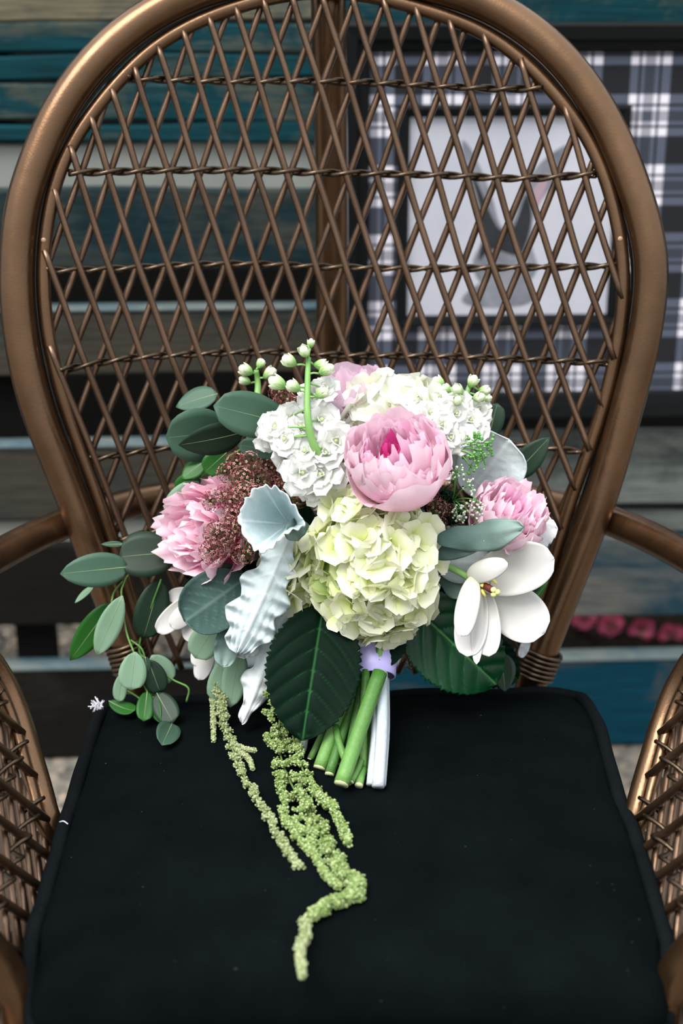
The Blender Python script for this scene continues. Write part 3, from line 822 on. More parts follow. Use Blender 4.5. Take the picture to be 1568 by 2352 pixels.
# ---- peonies
def peony(name, center, axis, R, rings, lab, notch=0., wob=.10):
    c = Vector(center); ax = Vector(axis).normalized()
    ref = Vector((1, 0, 0)); u = (ref - ax * ref.dot(ax)).normalized(); v = ax.cross(u)
    mb = MB(); blob(mb, c - ax * R * .05, R * .22, 0, 1); tube(mb, catmull([c - ax * R * .1, (c + BIND) / 2 + Vector((0, .03, 0)), BIND], 5), .003, 6)
    h = mb.build(name, M_STEMD, bq); h['label'] = lab
    for (n, L, W, a0, a1, ruf, mat, r0, nt_) in rings:
        ph = U(0, 6.28)
        for k in range(n):
            th = ph + 2 * math.pi * k / n + U(-.2, .2)
            rd = u * math.cos(th) + v * math.sin(th); tg = ax.cross(rd)
            LL = L * R * U(.9, 1.1); WW = W * R * U(.9, 1.12)
            A0, A1 = math.radians(a0 + U(-9, 9)), math.radians(a1 + U(-9, 9))
            nu, nv = 9, 14; pos = c + rd * (r0 * R); vs, gs = [], []; ph1, ph2 = U(0, 6.28), U(0, 6.28)
            cur = U(.25, .5)
            for i in range(nu + 1):
                t = i / nu; al = A0 + (A1 - A0) * t
                d = ax * math.cos(al) + rd * math.sin(al)
                nin = ax * math.sin(al) - rd * math.cos(al)    # inner face
                if i: pos = pos + d * (LL / nu)
                w = WW * .5 * prof(t * .88 + .02, .70, .26)
                for j in range(nv + 1):
                    s = -1 + 2 * j / nv
                    yy = (nt_ * LL * t ** 3) * (math.sin(s * 5 + ph1) * .5 + math.sin(s * 13 + ph2) * .4) - .26 * LL * t * t * s * s
                    z = cur * s * s * w + ruf * WW * t ** 2 * (math.sin(s * 6 + ph1) + .6 * math.sin(s * 11 + ph2)) * .5
                    vs.append(pos + tg * (s * w) + nin * z + d * yy); gs.append(t)
            Rr = nv + 1
            m2 = MB(); m2.add(vs, [(i * Rr + j, i * Rr + j + 1, (i + 1) * Rr + j + 1, (i + 1) * Rr + j) for i in range(nu) for j in range(nv)], gs)
            m2.build('petal', mat, h)
    return h
random.seed(21)
peony('peony', P(926, 1130, 1.325), (-.20, -.38, .90), .055,
      [(6, 1.50, 1.55, 98, -14, .05, M_PEO, .10, .02), (8, 1.54, 1.15, 84, -14, .10, M_PEO, .10, .08), (11, 1.54, .92, 72, -10, .13, M_PEO, .08, .11),
       (12, 1.46, .74, 58, -10, .15, M_PEO, .07, .12), (11, 1.36, .58, 44, -6, .16, M_PEM, .05, .13), (8, 1.16, .46, 26, -2, .15, M_PEC, .03, .14), (6, 1.02, .36, 12, 2, .14, M_PEC, .02, .12)],
      'large pink peony with a deep magenta centre, above the cream hydrangea')
random.seed(22)
peony('peony', P(530, 1222, 1.385), (-.72, -.58, .24), .051,
      [(7, 1.35, 1.35, 92, 40, .10, M_PEL, .08, .08), (8, 1.40, 1.15, 76, 30, .12, M_PEL, .08, .11), (9, 1.42, 1.0, 58, 22, .14, M_PEL, .06, .13), (9, 1.38, .9, 40, 12, .15, M_PEL, .05, .13), (8, 1.30, .8, 22, 4, .15, M_PEL, .03, .13)],
      'hot pink fringed peony at the left side of the bouquet')
random.seed(23)
peony('peony', P(1140, 1225, 1.365), (.30, -.50, .78), .043,
      [(6, 1.55, 1.5, 92, -18, .06, M_PEO, .10, .03), (8, 1.50, 1.1, 74, -4, .10, M_PEO, .08, .08), (9, 1.5, .85, 56, 4, .14, M_PEO, .07, .13), (9, 1.45, .7, 36, 6, .16, M_PEO, .05, .14), (7, 1.35, .5, 18, 4, .16, M_PEM, .03, .14)],
      'pale pink peony above the white tulip')
random.seed(24)
peony('peony', P(812, 960, 1.440), (-.05, -.35, .93), .040,
      [(7, 1.6, 1.5, 90, -10, .05, M_PEB, .10, .05), (8, 1.5, 1.0, 70, 0, .08, M_PEB, .08, .08), (8, 1.4, .7, 45, 4, .1, M_PEB, .06, .1)],
      'lilac pink peony at the back of the bouquet')

# ---- white stock
def stock_mesh(seed, L=.0165):
    random.seed(seed); mb = MB()
    for ringn, lift, k0 in ((5, .15, 1.15), (5, .7, .88), (3, 2.4, .50)):
        for k in range(ringn):
            a = k * 2 * math.pi / ringn + U(-.25, .25) + lift
            d = Vector((math.cos(a), math.sin(a), lift + U(-.1, .1)))
            petal_sheet(mb, d * .001, d, Vector((0, 0, 1)), L * k0 * U(.9, 1.1), L * k0 * U(.95, 1.2), p=.7, q=.32, nu=6, nv=6, cup=U(-.1, .25), bend=U(-.05, .08), ruf=U(.07, .13), rk=1.4, notch=.06)
    blob(mb, (0, 0, .006), .0022, 0, 1)
    return mb.mesh('stock_floret', M_WHITE)
SM = [stock_mesh(s) for s in (31, 32, 33)]
def bud_mesh(seed):
    random.seed(seed); mb = MB()
    for k in range(5):
        a = k * 2 * math.pi / 5
        d = Vector((math.cos(a) * .35, math.sin(a) * .35, 1))
        petal_sheet(mb, Vector((math.cos(a) * .0012, math.sin(a) * .0012, 0)), d, Vector((math.cos(a), math.sin(a), -.2)), .0105, .0072, nu=5, nv=4, cup=-.5, bend=.12, p=.5, q=.5)
    blob(mb, (0, 0, .0062), .0036, .9, 1, 0, (1, 1, 1.5))
    return mb.mesh('stock_bud', M_BUD)
BM = [bud_mesh(41), bud_mesh(42)]
random.seed(44)
def stock(stempx, florets, buds, lab):
    mb = MB(); ps = catmull([P(*p) for p in stempx], 6)
    tube(mb, ps, [.0026 + .0022 * i / (len(ps) - 1) for i in range(len(ps))], 8)
    for (x, y, Y, s) in florets + buds:
        q = P(x, y, Y); near = min(ps, key=lambda p: (p - q).length)
        tube(mb, [near, (near + q) / 2 + Vector((0, 0, .001)), q], .0011, 5)
    h = mb.build('stock_spike', M_GRN, bq); h['label'] = lab
    for (x, y, Y, s) in florets:
        q = P(x, y, Y); nd = (CAM - q).normalized() * .8 + Vector((U(-.4, .4), U(-.2, .2), U(-.1, .5)))
        place(random.choice(SM), h, 'floret', q, nd, s, U(0, 6.28))
    for (x, y, Y, s) in buds:
        q = P(x, y, Y); near = min(ps, key=lambda p: (p - q).length)
        nd = (q - near).normalized() + Vector((0, -.1, .5))
        place(random.choice(BM), h, 'bud', q, nd, s * 1.45, U(0, 6.28))
stock([(708, 822, 1.375), (706, 880, 1.355), (706, 950, 1.335), (716, 1010, 1.33), (738, 1060, 1.335), (790, 1200, 1.36)],
      [(632, 985, 1.35, 1.0), (655, 1010, 1.34, .9), (690, 985, 1.352, .95), (735, 965, 1.355, 1.0), (770, 1010, 1.34, 1.05), (752, 1045, 1.335, .95), (700, 1040, 1.335, 1.0), (690, 1085, 1.325, 1.15), (740, 1095, 1.33, 1.1),
       (720, 915, 1.365, .85), (745, 895, 1.37, .8), (655, 1055, 1.345, .9), (775, 1085, 1.34, .9), (665, 960, 1.36, .85), (612, 1005, 1.36, .8), (715, 1125, 1.335, .85)],
      [(679, 838, 1.365, 1.0), (704, 818, 1.372, .9), (720, 838, 1.372, .9), (733, 858, 1.362, 1.0), (657, 890, 1.355, 1.15), (688, 898, 1.348, .95), (712, 800, 1.378, .6), (724, 912, 1.345, .9)],
      'white stock flower spike with green buds at its tip, upper left')
stock([(1078, 886, 1.41), (1060, 930, 1.40), (1020, 960, 1.39), (980, 1040, 1.38), (930, 1200, 1.36)],
      [(985, 950, 1.385, .8), (1015, 975, 1.375, .8), (1045, 950, 1.385, .8), (1080, 965, 1.39, .8), (1100, 940, 1.405, .75), (1035, 1005, 1.372, .85), (1065, 1010, 1.375, .85), (1000, 1010, 1.372, .8), (960, 975, 1.39, .85), (1010, 915, 1.41, .8),
       (1092, 990, 1.39, .75), (1060, 925, 1.40, .7), (955, 930, 1.41, .8), (985, 1040, 1.375, .8), (1105, 960, 1.405, .65), (1030, 940, 1.395, .75)],
      [(1078, 890, 1.408, .9), (1098, 896, 1.408, .8), (1060, 905, 1.402, .9), (1088, 915, 1.398, .9), (1020, 888, 1.42, .9), (1048, 930, 1.385, .8), (1108, 915, 1.405, .6), (1036, 900, 1.41, .7)],
      'white stock flower spike with green tip, upper right')
stock([(588, 850, 1.45), (592, 880, 1.45), (600, 960, 1.43), (680, 1150, 1.40)], [], [(580, 858, 1.45, 1.0), (606, 868, 1.45, 1.0), (575, 880, 1.45, .8), (592, 846, 1.452, .7)], 'green stock buds behind the large eucalyptus leaf')

# ---- burgundy lace
def umbel_mesh(seed, R=.0118, n=58):
    random.seed(seed); mb = MB()
    for i in range(n):
        z = 1 - 1.35 * (i + .5) / n; r = math.sqrt(max(0, 1 - z * z)); a = i * 2.399963
        d = Vector((r * math.cos(a), r * math.sin(a), z)) * R * U(.85, 1.08); d.z *= .8
        tube(mb, [Vector((0, 0, -R * .4)), d * .6, d], .00022, 3, caps=False, grad=.05)
        nn = d.normalized(); u = nn.orthogonal().normalized(); v = nn.cross(u); s = R * U(.14, .20); g0 = random.choice((.25, .32, .45, .6, .8, 1.0))
        vs = [d + nn * s * .3]; gs = [.3]
        for k in range(10):
            rr = s if k % 2 == 0 else s * .45; aa = k * math.pi / 5
            vs.append(d + (u * math.cos(aa) + v * math.sin(aa)) * rr + nn * (.2 * s if k % 2 == 0 else 0)); gs.append(g0)
        mb.add(vs, [(0, 1 + k, 1 + (k + 1) % 10) for k in range(10)], gs)
    return mb.mesh('umbellet', M_LACE, False)
UM = [umbel_mesh(s) for s in (51, 52, 53)]
random.seed(55)
def lace(root, spots, lab, fwd=0.0):
    if fwd: spots = [(x, y, Y + (.034 if x > 583 else 0), s_) for x, y, Y, s_ in spots]
    mb = MB(); r0 = P(*root)
    for (x, y, Y, s) in spots:
        q = P(x, y, Y - fwd); tube(mb, catmull([r0, (r0 + q) / 2 + Vector((0, .012, .004)), q + Vector((0, .006, -.003))], 4), .0009, 5)
    tube(mb, catmull([r0, (r0 + BIND) / 2 + Vector((0, .02, 0)), BIND], 4), .0018, 6)
    h = mb.build('lace_flower', M_HERB, bq); h['label'] = lab
    for (x, y, Y, s) in spots:
        q = P(x, y, Y - fwd)
        nd = (CAM - q).normalized() + Vector((U(-.5, .5), U(-.3, .3), U(-.3, .5)))
        place(random.choice(UM), h, 'umbellet', q, nd, s, U(0, 6.28))
lace((600, 1180, 1.40), [(540, 1065, 1.372, 1.0), (575, 1062, 1.37, 1.0), (610, 1062, 1.37, 1.0), (640, 1085, 1.365, .9), (555, 1100, 1.355, 1.1), (595, 1105, 1.35, 1.1), (628, 1110, 1.36, 1.0), (545, 1140, 1.345, 1.1), (580, 1140, 1.34, 1.1),
     (540, 1180, 1.335, 1.1), (568, 1175, 1.332, 1.05), (515, 1135, 1.345, .9), (525, 1215, 1.325, 1.1), (555, 1210, 1.325, 1.0), (497, 1225, 1.318, 1.1), (520, 1235, 1.318, .9), (488, 1265, 1.312, 1.15), (557, 1268, 1.318, 1.1), (485, 1150, 1.335, .9), (535, 1150, 1.338, 1.0),
     (650, 1120, 1.35, .9), (683, 1140, 1.34, 1.0), (560, 1130, 1.338, 1.0), (605, 1135, 1.345, 1.0), (620, 1075, 1.362, 1.0), (520, 1085, 1.37, .9), (510, 1255, 1.32, .9)],
     'burgundy lace flower clusters between the fringed peony and the silver leaf', .015)
lace((670, 960, 1.43), [(655, 920, 1.41, 1.0), (680, 935, 1.405, 1.0), (640, 900, 1.42, .9), (665, 950, 1.40, 1.0), (735, 960, 1.41, .9), (695, 960, 1.40, .9)], 'dusty pink lace flower behind the white stock')
lace((1000, 1190, 1.39), [(1003, 1168, 1.36, .9), (990, 1140, 1.37, .8), (1012, 1200, 1.36, .6), (1030, 1170, 1.37, .6)], 'dark lace flower right of the large peony')
lace((905, 1470, 1.36), [(900, 1475, 1.335, .7), (925, 1480, 1.345, .6), (945, 1525, 1.34, .6)], 'dark lace flower below the cream hydrangea')

# fine herb sprays (right side)
def herb(root, spots, lab, mat=M_HERB, tips=M_HERB, r=.0016, n=16, spread=.009):
    r0 = P(*root); mb = MB(); tp = []
    for (x, y, Y) in spots:
        q = P(x, y, Y); tube(mb, catmull([r0, (r0 + q) / 2 + Vector((0, -.004, .004)), q], 4), .0007, 5)
        for k in range(n):
            e = q + Vector((U(-1, 1), U(-1, 1), U(-1, 1))) * spread; tube(mb, [q, e], .0003, 3, caps=False); tp.append(e)
    h = mb.build('herb_spray', mat, bq); h['label'] = lab
    mb = MB()
    for e in tp: blob(mb, e, r * U(.7, 1.2), rnd(), 0, .3)
    mb.build('seed_heads', tips, h)
herb((1040, 1035, 1.375), [(1090, 1015, 1.36), (1105, 1035, 1.358), (1092, 1050, 1.355), (1118, 1022, 1.36), (1110, 1055, 1.355), (1080, 1070, 1.36)], 'feathery green seed spray in front of the silver leaf')
herb((1040, 1150, 1.37), [(1045, 1090, 1.35), (1050, 1085, 1.35), (1075, 1115, 1.345), (1095, 1150, 1.335), (1098, 1170, 1.332), (1060, 1170, 1.34), (1095, 1195, 1.332), (1050, 1185, 1.34)], 'tiny white lace blossoms on thin stalks before the pale peony', M_HERB, M_WHITE, .0014, 14, .007)
herb((1020, 1150, 1.385), [(1020, 1125, 1.37), (1035, 1140, 1.372), (1015, 1180, 1.38), (1035, 1200, 1.38)], 'dark green feathery sprig beside the large peony', M_EUCD, M_EUCD, .001, 20, .014)

# ---- eucalyptus
euc_n = 0
eu = dict(nu=10, nv=6)
def sprig(lab, stems, leaves):
    mb = MB()
    for s_ in stems: tube(mb, catmull([P(*p) for p in s_], 6), .0011, 6)
    h = mb.build('eucalyptus_sprig', M_STEM, bq); h['label'] = lab
    for (b, t, w, Yb, Yt, mat, kw) in leaves:
        k = dict(eu); k.update(dict(p=.62, q=.55, bend=.03, fold=.08, roll=0)); k.update(kw)
        leaf(h, 'leaf', b, t, w, Yb, Yt, mat, nm_rib=M_RIB, **k)
RND = dict(p=.6, q=.45); PTD = dict(p=.62, q=.85)
sprig('eucalyptus sprig with broad leaves, upper left of the bouquet', [[(640, 1000, 1.40), (600, 1010, 1.40), (540, 1040, 1.41), (470, 1090, 1.41), (430, 1130, 1.41)]],
      [((500, 905), (404, 935), 52, 1.44, 1.44, M_EUC, dict(roll=35, **PTD)),
       ((520, 985), (380, 1005), 122, 1.425, 1.40, M_EUC, dict(roll=-20, p=.55, q=.5, bend=.06)),
       ((660, 975), (490, 932), 104, 1.385, 1.36, M_EUC, dict(p=.55, q=.5, roll=8)),
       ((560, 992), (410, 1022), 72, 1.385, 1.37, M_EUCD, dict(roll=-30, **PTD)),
       ((665, 1045), (545, 1022), 46, 1.385, 1.385, M_EUC, dict(roll=20, **RND)),
       ((520, 1040), (470, 1085), 56, 1.40, 1.39, M_EUCG, dict(**RND)),
       ((470, 1060), (418, 1100), 42, 1.41, 1.40, M_EUCG, dict(roll=30, **PTD)),
       ((460, 1090), (405, 1130), 50, 1.41, 1.41, M_EUCG, dict(**RND)),
       ((455, 1105), (388, 1190), 70, 1.405, 1.395, M_EUCP, dict(**RND))])
sprig('eucalyptus sprig with pointed leaves reaching left past the chair back', [[(480, 1330, 1.37), (400, 1300, 1.375), (310, 1310, 1.37), (282, 1345, 1.365), (280, 1380, 1.36), (290, 1450, 1.35), (308, 1500, 1.34)],
       [(282, 1335, 1.365), (262, 1360, 1.365), (256, 1385, 1.36)], [(370, 1330, 1.37), (320, 1480, 1.36), (345, 1520, 1.35), (395, 1560, 1.345), (432, 1580, 1.34), (428, 1612, 1.34)]],
      [((296, 1302), (138, 1318), 80, 1.37, 1.35, M_EUC, dict(p=.55, q=.7)),
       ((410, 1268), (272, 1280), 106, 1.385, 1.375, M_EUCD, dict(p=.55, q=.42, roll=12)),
       ((285, 1250), (232, 1250), 14, 1.40, 1.40, M_EUC, dict(**PTD)),
       ((215, 1348), (172, 1385), 14, 1.38, 1.38, M_EUCP, dict(roll=50, **PTD)),
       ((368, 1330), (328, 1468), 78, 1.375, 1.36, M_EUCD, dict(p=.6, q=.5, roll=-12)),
       ((258, 1385), (161, 1517), 62, 1.37, 1.36, M_EUCG, dict(p=.6, q=.75)),
       ((281, 1368), (222, 1506), 56, 1.355, 1.34, M_EUCP, dict(p=.75, q=.75))])
sprig('small round eucalyptus leaves hanging over the cushion corner', [[(308, 1500, 1.34), (330, 1570, 1.335), (345, 1600, 1.33), (365, 1620, 1.325), (385, 1660, 1.315)], [(300, 1470, 1.345), (325, 1490, 1.34), (335, 1520, 1.34)], [(290, 1585, 1.34), (315, 1600, 1.335), (325, 1610, 1.33)]],
      [((310, 1497), (300, 1585), 64, 1.34, 1.325, M_EUCP, dict(p=.6, q=.42)),
       ((348, 1505), (390, 1568), 58, 1.35, 1.345, M_EUCP, dict(**RND)),
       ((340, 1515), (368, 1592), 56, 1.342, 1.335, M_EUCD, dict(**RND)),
       ((333, 1508), (340, 1545), 20, 1.338, 1.338, M_EUC, dict(**PTD)),
       ((283, 1545), (272, 1612), 32, 1.345, 1.34, M_EUCP, dict(roll=20, **RND)),
       ((338, 1588), (330, 1657), 42, 1.33, 1.32, M_EUCG, dict(**RND)),
       ((352, 1600), (368, 1660), 26, 1.328, 1.32, M_EUCG, dict(roll=40, **PTD)),
       ((360, 1592), (398, 1660), 58, 1.325, 1.315, M_EUCD, dict(p=.55, q=.42)),
       ((395, 1662), (372, 1712), 56, 1.315, 1.300, M_EUC, dict(p=.5, q=.5, cup=.2)),
       ((250, 1610), (310, 1632), 32, 1.345, 1.34, M_EUCG, dict(roll=-30, bend=-.1, **RND))])
sprig('pale eucalyptus leaves hanging beside the silver leaves', [[(560, 1380, 1.35), (540, 1440, 1.34), (545, 1490, 1.335)], [(545, 1490, 1.335), (470, 1440, 1.345)]],
      [((500, 1425), (448, 1512), 72, 1.34, 1.33, M_EUCP, dict(**RND)), ((500, 1420), (452, 1462), 40, 1.345, 1.34, M_EUCP, dict(**PTD)),
       ((540, 1490), (490, 1612), 62, 1.335, 1.32, M_EUCP, dict(**RND)), ((550, 1488), (528, 1625), 58, 1.332, 1.315, M_EUCP, dict(p=.6, q=.6)),
       ((560, 1320), (482, 1302), 34, 1.345, 1.335, M_EUC, dict(roll=15, **PTD))])
sprig('dark eucalyptus leaves behind the bouquet at upper right', [[(1060, 1080, 1.42), (1130, 1020, 1.44), (1175, 1080, 1.44)], [(1080, 1060, 1.43), (1130, 1000, 1.44)]],
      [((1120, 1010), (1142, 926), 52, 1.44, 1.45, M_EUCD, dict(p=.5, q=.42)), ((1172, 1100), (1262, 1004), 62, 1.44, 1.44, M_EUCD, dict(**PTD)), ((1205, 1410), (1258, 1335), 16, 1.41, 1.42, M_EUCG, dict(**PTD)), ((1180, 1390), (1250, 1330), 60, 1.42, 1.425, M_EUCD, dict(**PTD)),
       ((1150, 1500), (1160, 1590), 60, 1.40, 1.39, M_EUCD, dict(**PTD))])

# ---- dusty miller
dm = dict(nu=26, nv=12)
def dusty(b, t, w, Yb, Yt, mat, lab=None, **kw):
    k = dict(dm); k.update(dict(p=.6, q=.45, ruf=.05, rk=2.5)); k.update(kw)
    return leaf(bq, 'dusty_miller_leaf', b, t, w, Yb, Yt, mat, th=.0010, lab=lab, **k)
random.seed(61)
rim = [(549, 1195, 1.282), (562, 1152, 1.290), (588, 1122, 1.300), (618, 1117, 1.305), (648, 1128, 1.306), (674, 1160, 1.304), (698, 1200, 1.300), (690, 1212, 1.296), (662, 1222, 1.285), (640, 1240, 1.272), (618, 1262, 1.262), (592, 1266, 1.260), (568, 1240, 1.268)]
rimp = catmull([P(*q) for q in [(a_, b2, c_ - .024) for a_, b2, c_ in rim]], 8, True); apex = P(662, 1204, 1.312); nr = len(rimp); vs, fs, gs = [], [], []; nk = 14
for k in range(nk + 1):
    t = k / nk
    for i, q in enumerate(rimp):
        e = t ** .62
        p = apex.lerp(q, t) + (CAM - q).normalized() * (-.016 * math.sin(math.pi * t) ** 1.0)
        v = max(0, math.cos(i / nr * 2 * math.pi * 4.5 + .7 * math.sin(i * .09))) ** 40 * (1 - t * .5) * min(1, t * 3)
        p += (CAM - q).normalized() * (.0012 * v) + Vector((0, 0, 1)) * (.0016 * t ** 4 * math.sin(i * .95)) + (q - apex).normalized() * (.0016 * t ** 6 * math.sin(i * 1.4 + 1))
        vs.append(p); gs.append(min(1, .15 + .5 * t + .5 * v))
for k in range(nk):
    fs += [(k * nr + i, k * nr + (i + 1) % nr, (k + 1) * nr + (i + 1) % nr, (k + 1) * nr + i) for i in range(nr)]
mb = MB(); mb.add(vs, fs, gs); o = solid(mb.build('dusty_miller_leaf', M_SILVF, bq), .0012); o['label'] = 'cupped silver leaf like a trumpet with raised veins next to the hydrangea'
dusty((708, 1205), (655, 1226), 46, 1.315, 1.288, M_FELT, ruf=.10, lobes=.15)
dusty((668, 1225), (545, 1500), 118, 1.318, 1.285, M_SILV, 'long ruffled silver leaf hanging left of the hydrangea', ruf=.13, rk=9, lobes=.20, fold=-.30, p=.7, q=.38, bend=.03, nu=110, nv=20, vein=-.6)
dusty((665, 1375), (556, 1662), 66, 1.320, 1.285, M_SILV, 'narrow folded silver leaf trailing to the cushion', ruf=.20, rk=8, lobes=.35, fold=-.8, p=.5, q=.55, nu=110, nv=16)
dusty((655, 1385), (622, 1560), 60, 1.335, 1.315, M_SILV, ruf=.08, rk=5, lobes=.2, p=.5, q=.6, nu=40)
dusty((560, 1330), (424, 1428), 140, 1.335, 1.300, M_FELT, 'grey green felted leaf under the fringed peony', cup=.10, ruf=.03, rk=2, p=.5, q=.40, curl=-.06, vein=-.6, nu=40, nv=20)
dusty((535, 1415), (512, 1532), 58, 1.315, 1.295, M_FELT, ruf=.10, rk=3, cup=.4)
dusty((560, 1400), (562, 1512), 70, 1.325, 1.305, M_SILV, ruf=.14, rk=4, lobes=.3)
dusty((1000, 1240), (1203, 1212), 68, 1.305, 1.290, M_FELT, 'grey green rolled leaf under the pale peony', cup=-.30, ruf=.13, rk=2.6, lobes=.14, p=.5, q=.5, bend=-.06, roll=-15)
dusty((992, 1275), (1112, 1242), 48, 1.312, 1.298, M_FELT, cup=-.3, ruf=.03, p=.45, q=.5, bend=-.03)
dusty((1000, 1290), (1130, 1290), 100, 1.345, 1.335, M_SILV, cup=-.1, ruf=.02, p=.5, q=.6, vein=-.6)
dusty((1010, 1290), (1068, 1368), 70, 1.350, 1.335, M_FELT, ruf=.04, lobes=.1)
dusty((1075, 1135), (1170, 1010), 160, 1.41, 1.395, M_SILV, 'broad cupped silver leaf behind the pale peony', cup=.35, ruf=.02, p=.5, q=.32, bend=-.10, vein=-.6, nu=30, nv=18)
dusty((1180, 1225), (1280, 1214), 96, 1.385, 1.375, M_SILV, 'white serrated leaf tip beside the chair back tube', ser=.25, sk=9, p=.4, q=.6, ruf=.02)
dusty((1215, 1460), (1195, 1510), 22, 1.40, 1.40, M_SILV, ruf=.05)
dusty((640, 885), (618, 868), 18, 1.41, 1.41, M_SILV, ruf=.05)
# ---- hydrangea leaves
random.seed(62)
def big(b, t, w, Yb, Yt, mat, lab, **kw):
    k = dict(nu=54, nv=34, p=.55, q=.62, ser=.16, sk=15, vein=1.0, fold=.10, ruf=.02, rk=1.5, bend=.03); k.update(kw)
    return leaf(bq, 'hydrangea_leaf', b, t, w, Yb, Yt, mat, th=.0008, lab=lab, **k)
big((742, 1390), (694, 1700), 218, 1.31, 1.225, M_HLEAFD, 'large dark green serrated leaf below the hydrangea', p=.62, q=.66, sk=22)
big((940, 1385), (1140, 1572), 205, 1.34, 1.325, M_HLEAF, 'glossy green serrated leaf with deep veins below the tulip', q=.56, p=.5, sk=20)
big((855, 1440), (885, 1535), 130, 1.325, 1.29, M_HLEAFD, 'small dark leaf over the ribbon', q=.5)
big((1010, 1310), (1130, 1420), 170, 1.37, 1.38, M_HLEAFD, None)
big((620, 1380), (560, 1300), 170, 1.38, 1.37, M_HLEAFD, None)
big((1000, 1200), (1040, 1130), 90, 1.40, 1.39, M_HLEAFD, None)
big((700, 1150), (620, 1230), 180, 1.40, 1.39, M_HLEAFD, None)
big((560, 1240), (430, 1330), 170, 1.41, 1.41, M_HLEAFD, None)
big((1050, 1470), (1190, 1560), 120, 1.40, 1.40, M_HLEAFD, None)
# ---- tulips
def tulip(lab, petals, stempx, centre=None):
    mb = MB(); tube(mb, catmull([P(*p) for p in stempx], 6), .0036, 9)
    h = mb.build('tulip', M_GRN, bq); h['label'] = lab
    for (b, t, w, Yb, Yt, kw) in petals:
        k = dict(nu=24, nv=14, p=.55, q=.42, th=.0009, ruf=.025, rk=1.3); k.update(kw)
        leaf(h, 'petal', b, t, w, Yb, Yt, M_TULIP, **k)
    if centre:
        x, y, Y = centre
        mb = MB(); tube(mb, [P(x - 18, y - 6, Y + .002), P(x, y + 2, Y - .012), P(x + 16, y + 12, Y - .018)], [.0036, .0038, .0036], 8); mb.build('pistil', M_STAD, h)
        mb = MB()
        for k in range(3):
            a = k * 2.09; blob(mb, P(x + 18 + 6 * math.cos(a), y + 14 + 6 * math.sin(a), Y - .019), .0030, .5, 1)
        mb.build('stigma', M_STIG, h)
        for (dx, dy, ex, ey) in ((-12, -14, 14, 12), (-4, -22, 22, -6), (-18, 6, -4, 24), (-20, -4, 2, 8)):
            mb = MB(); tube(mb, [P(x + dx, y + dy, Y), P(x + (dx + ex) / 2, y + (dy + ey) / 2 - 3, Y - .010), P(x + ex, y + ey, Y - .012)], [.0012, .0022, .0014], 6); mb.build('anther', M_STAM, h)
random.seed(63)
tulip('wide open white tulip hanging at the lower right',
      [((1085, 1332), (1272, 1283), 120, 1.318, 1.300, dict(cup=.22, bend=-.10, p=.52, q=.46)),
       ((1098, 1338), (1250, 1455), 120, 1.322, 1.300, dict(cup=.15, bend=-.06, p=.66, q=.44)),
       ((1095, 1345), (1072, 1508), 76, 1.318, 1.275, dict(cup=.2, bend=-.04, p=.55, q=.42)),
       ((1108, 1345), (1122, 1508), 66, 1.318, 1.276, dict(cup=.2, bend=-.04, p=.55, q=.42)),
       ((1098, 1350), (1094, 1526), 30, 1.314, 1.268, dict(cup=-.3, bend=-.03, p=.5, q=.5)),
       ((1088, 1322), (1060, 1462), 54, 1.305, 1.262, dict(cup=-.35, bend=.10, p=.5, q=.40)),
       ((1072, 1326), (1165, 1292), 52, 1.310, 1.285, dict(cup=-.25, bend=.12, p=.5, q=.5)),
       ((1074, 1332), (1130, 1330), 50, 1.325, 1.315, dict(cup=.3, bend=-.1))],
      [(880, 1250, 1.36), (985, 1286, 1.335), (1040, 1306, 1.325), (1082, 1330, 1.318)], (1118, 1346, 1.306))
tulip('white tulip half hidden behind the grey felted leaf',
      [((455, 1365), (361, 1452), 52, 1.375, 1.36, dict(cup=.2)), ((460, 1380), (392, 1440), 46, 1.37, 1.35, dict(cup=-.2)), ((465, 1370), (385, 1368), 40, 1.38, 1.38, dict(cup=.2)),
       ((470, 1390), (438, 1478), 66, 1.37, 1.355, dict(cup=-.2)), ((480, 1400), (460, 1500), 50, 1.37, 1.36, dict(cup=-.2)), ((490, 1460), (456, 1562), 44, 1.36, 1.345, dict(cup=-.15)), ((480, 1440), (448, 1530), 40, 1.365, 1.35, dict(cup=-.15))],
      [(620, 1400, 1.38), (540, 1375, 1.38), (470, 1380, 1.375)])

# ---- amaranth
def amaranth(path, r0, r1, mat, lab, dens=1.0, lump=.35, seedv=1):
    random.seed(seedv); mb = MB()
    ps = []
    for p in path:
        q = P(*p) if len(p) == 3 else PZ(p[0], p[1], CZ + .020)
        if q.z < CZ + .020: q = PZ(p[0], p[1], CZ + .020)
        ps.append(q)
    ps = catmull(ps, 14)
    tube(mb, ps, .0011, 5, grad=0.)
    tot = len(ps)
    for i in range(tot):
        t = i / (tot - 1); R = (r0 + (r1 - r0) * t) * (1 + lump * math.sin(i * .8) * .5)
        for k in range(max(1, int(dens * 1.0 + rnd()))):
            a = U(0, 6.28); rr = max(0, R - .0032) * math.sqrt(U(.3, 1))
            cc = ps[i] + Vector((math.cos(a), math.sin(a) * .5, math.sin(a) * .8)) * rr
            cr = min(R, U(.0028, .0046))
            for m in range(15):
                dd = Vector((U(-1, 1), U(-1, 1), U(-1, 1))).normalized()
                q = cc + dd * cr * U(.75, 1.05)
                if q.z < CZ + .0150: q.z = CZ + .0150 + rnd() * .002
                blob(mb, q, U(.0008, .0015), min(1, .15 + .85 * rnd()), 0, .5)
            blob(mb, cc if cc.z > CZ + .015 else Vector((cc.x, cc.y, CZ + .015)), cr * .8, .2, 0, .2)
    o = mb.build('amaranth_strand', mat, bq); o['label'] = lab
    return o
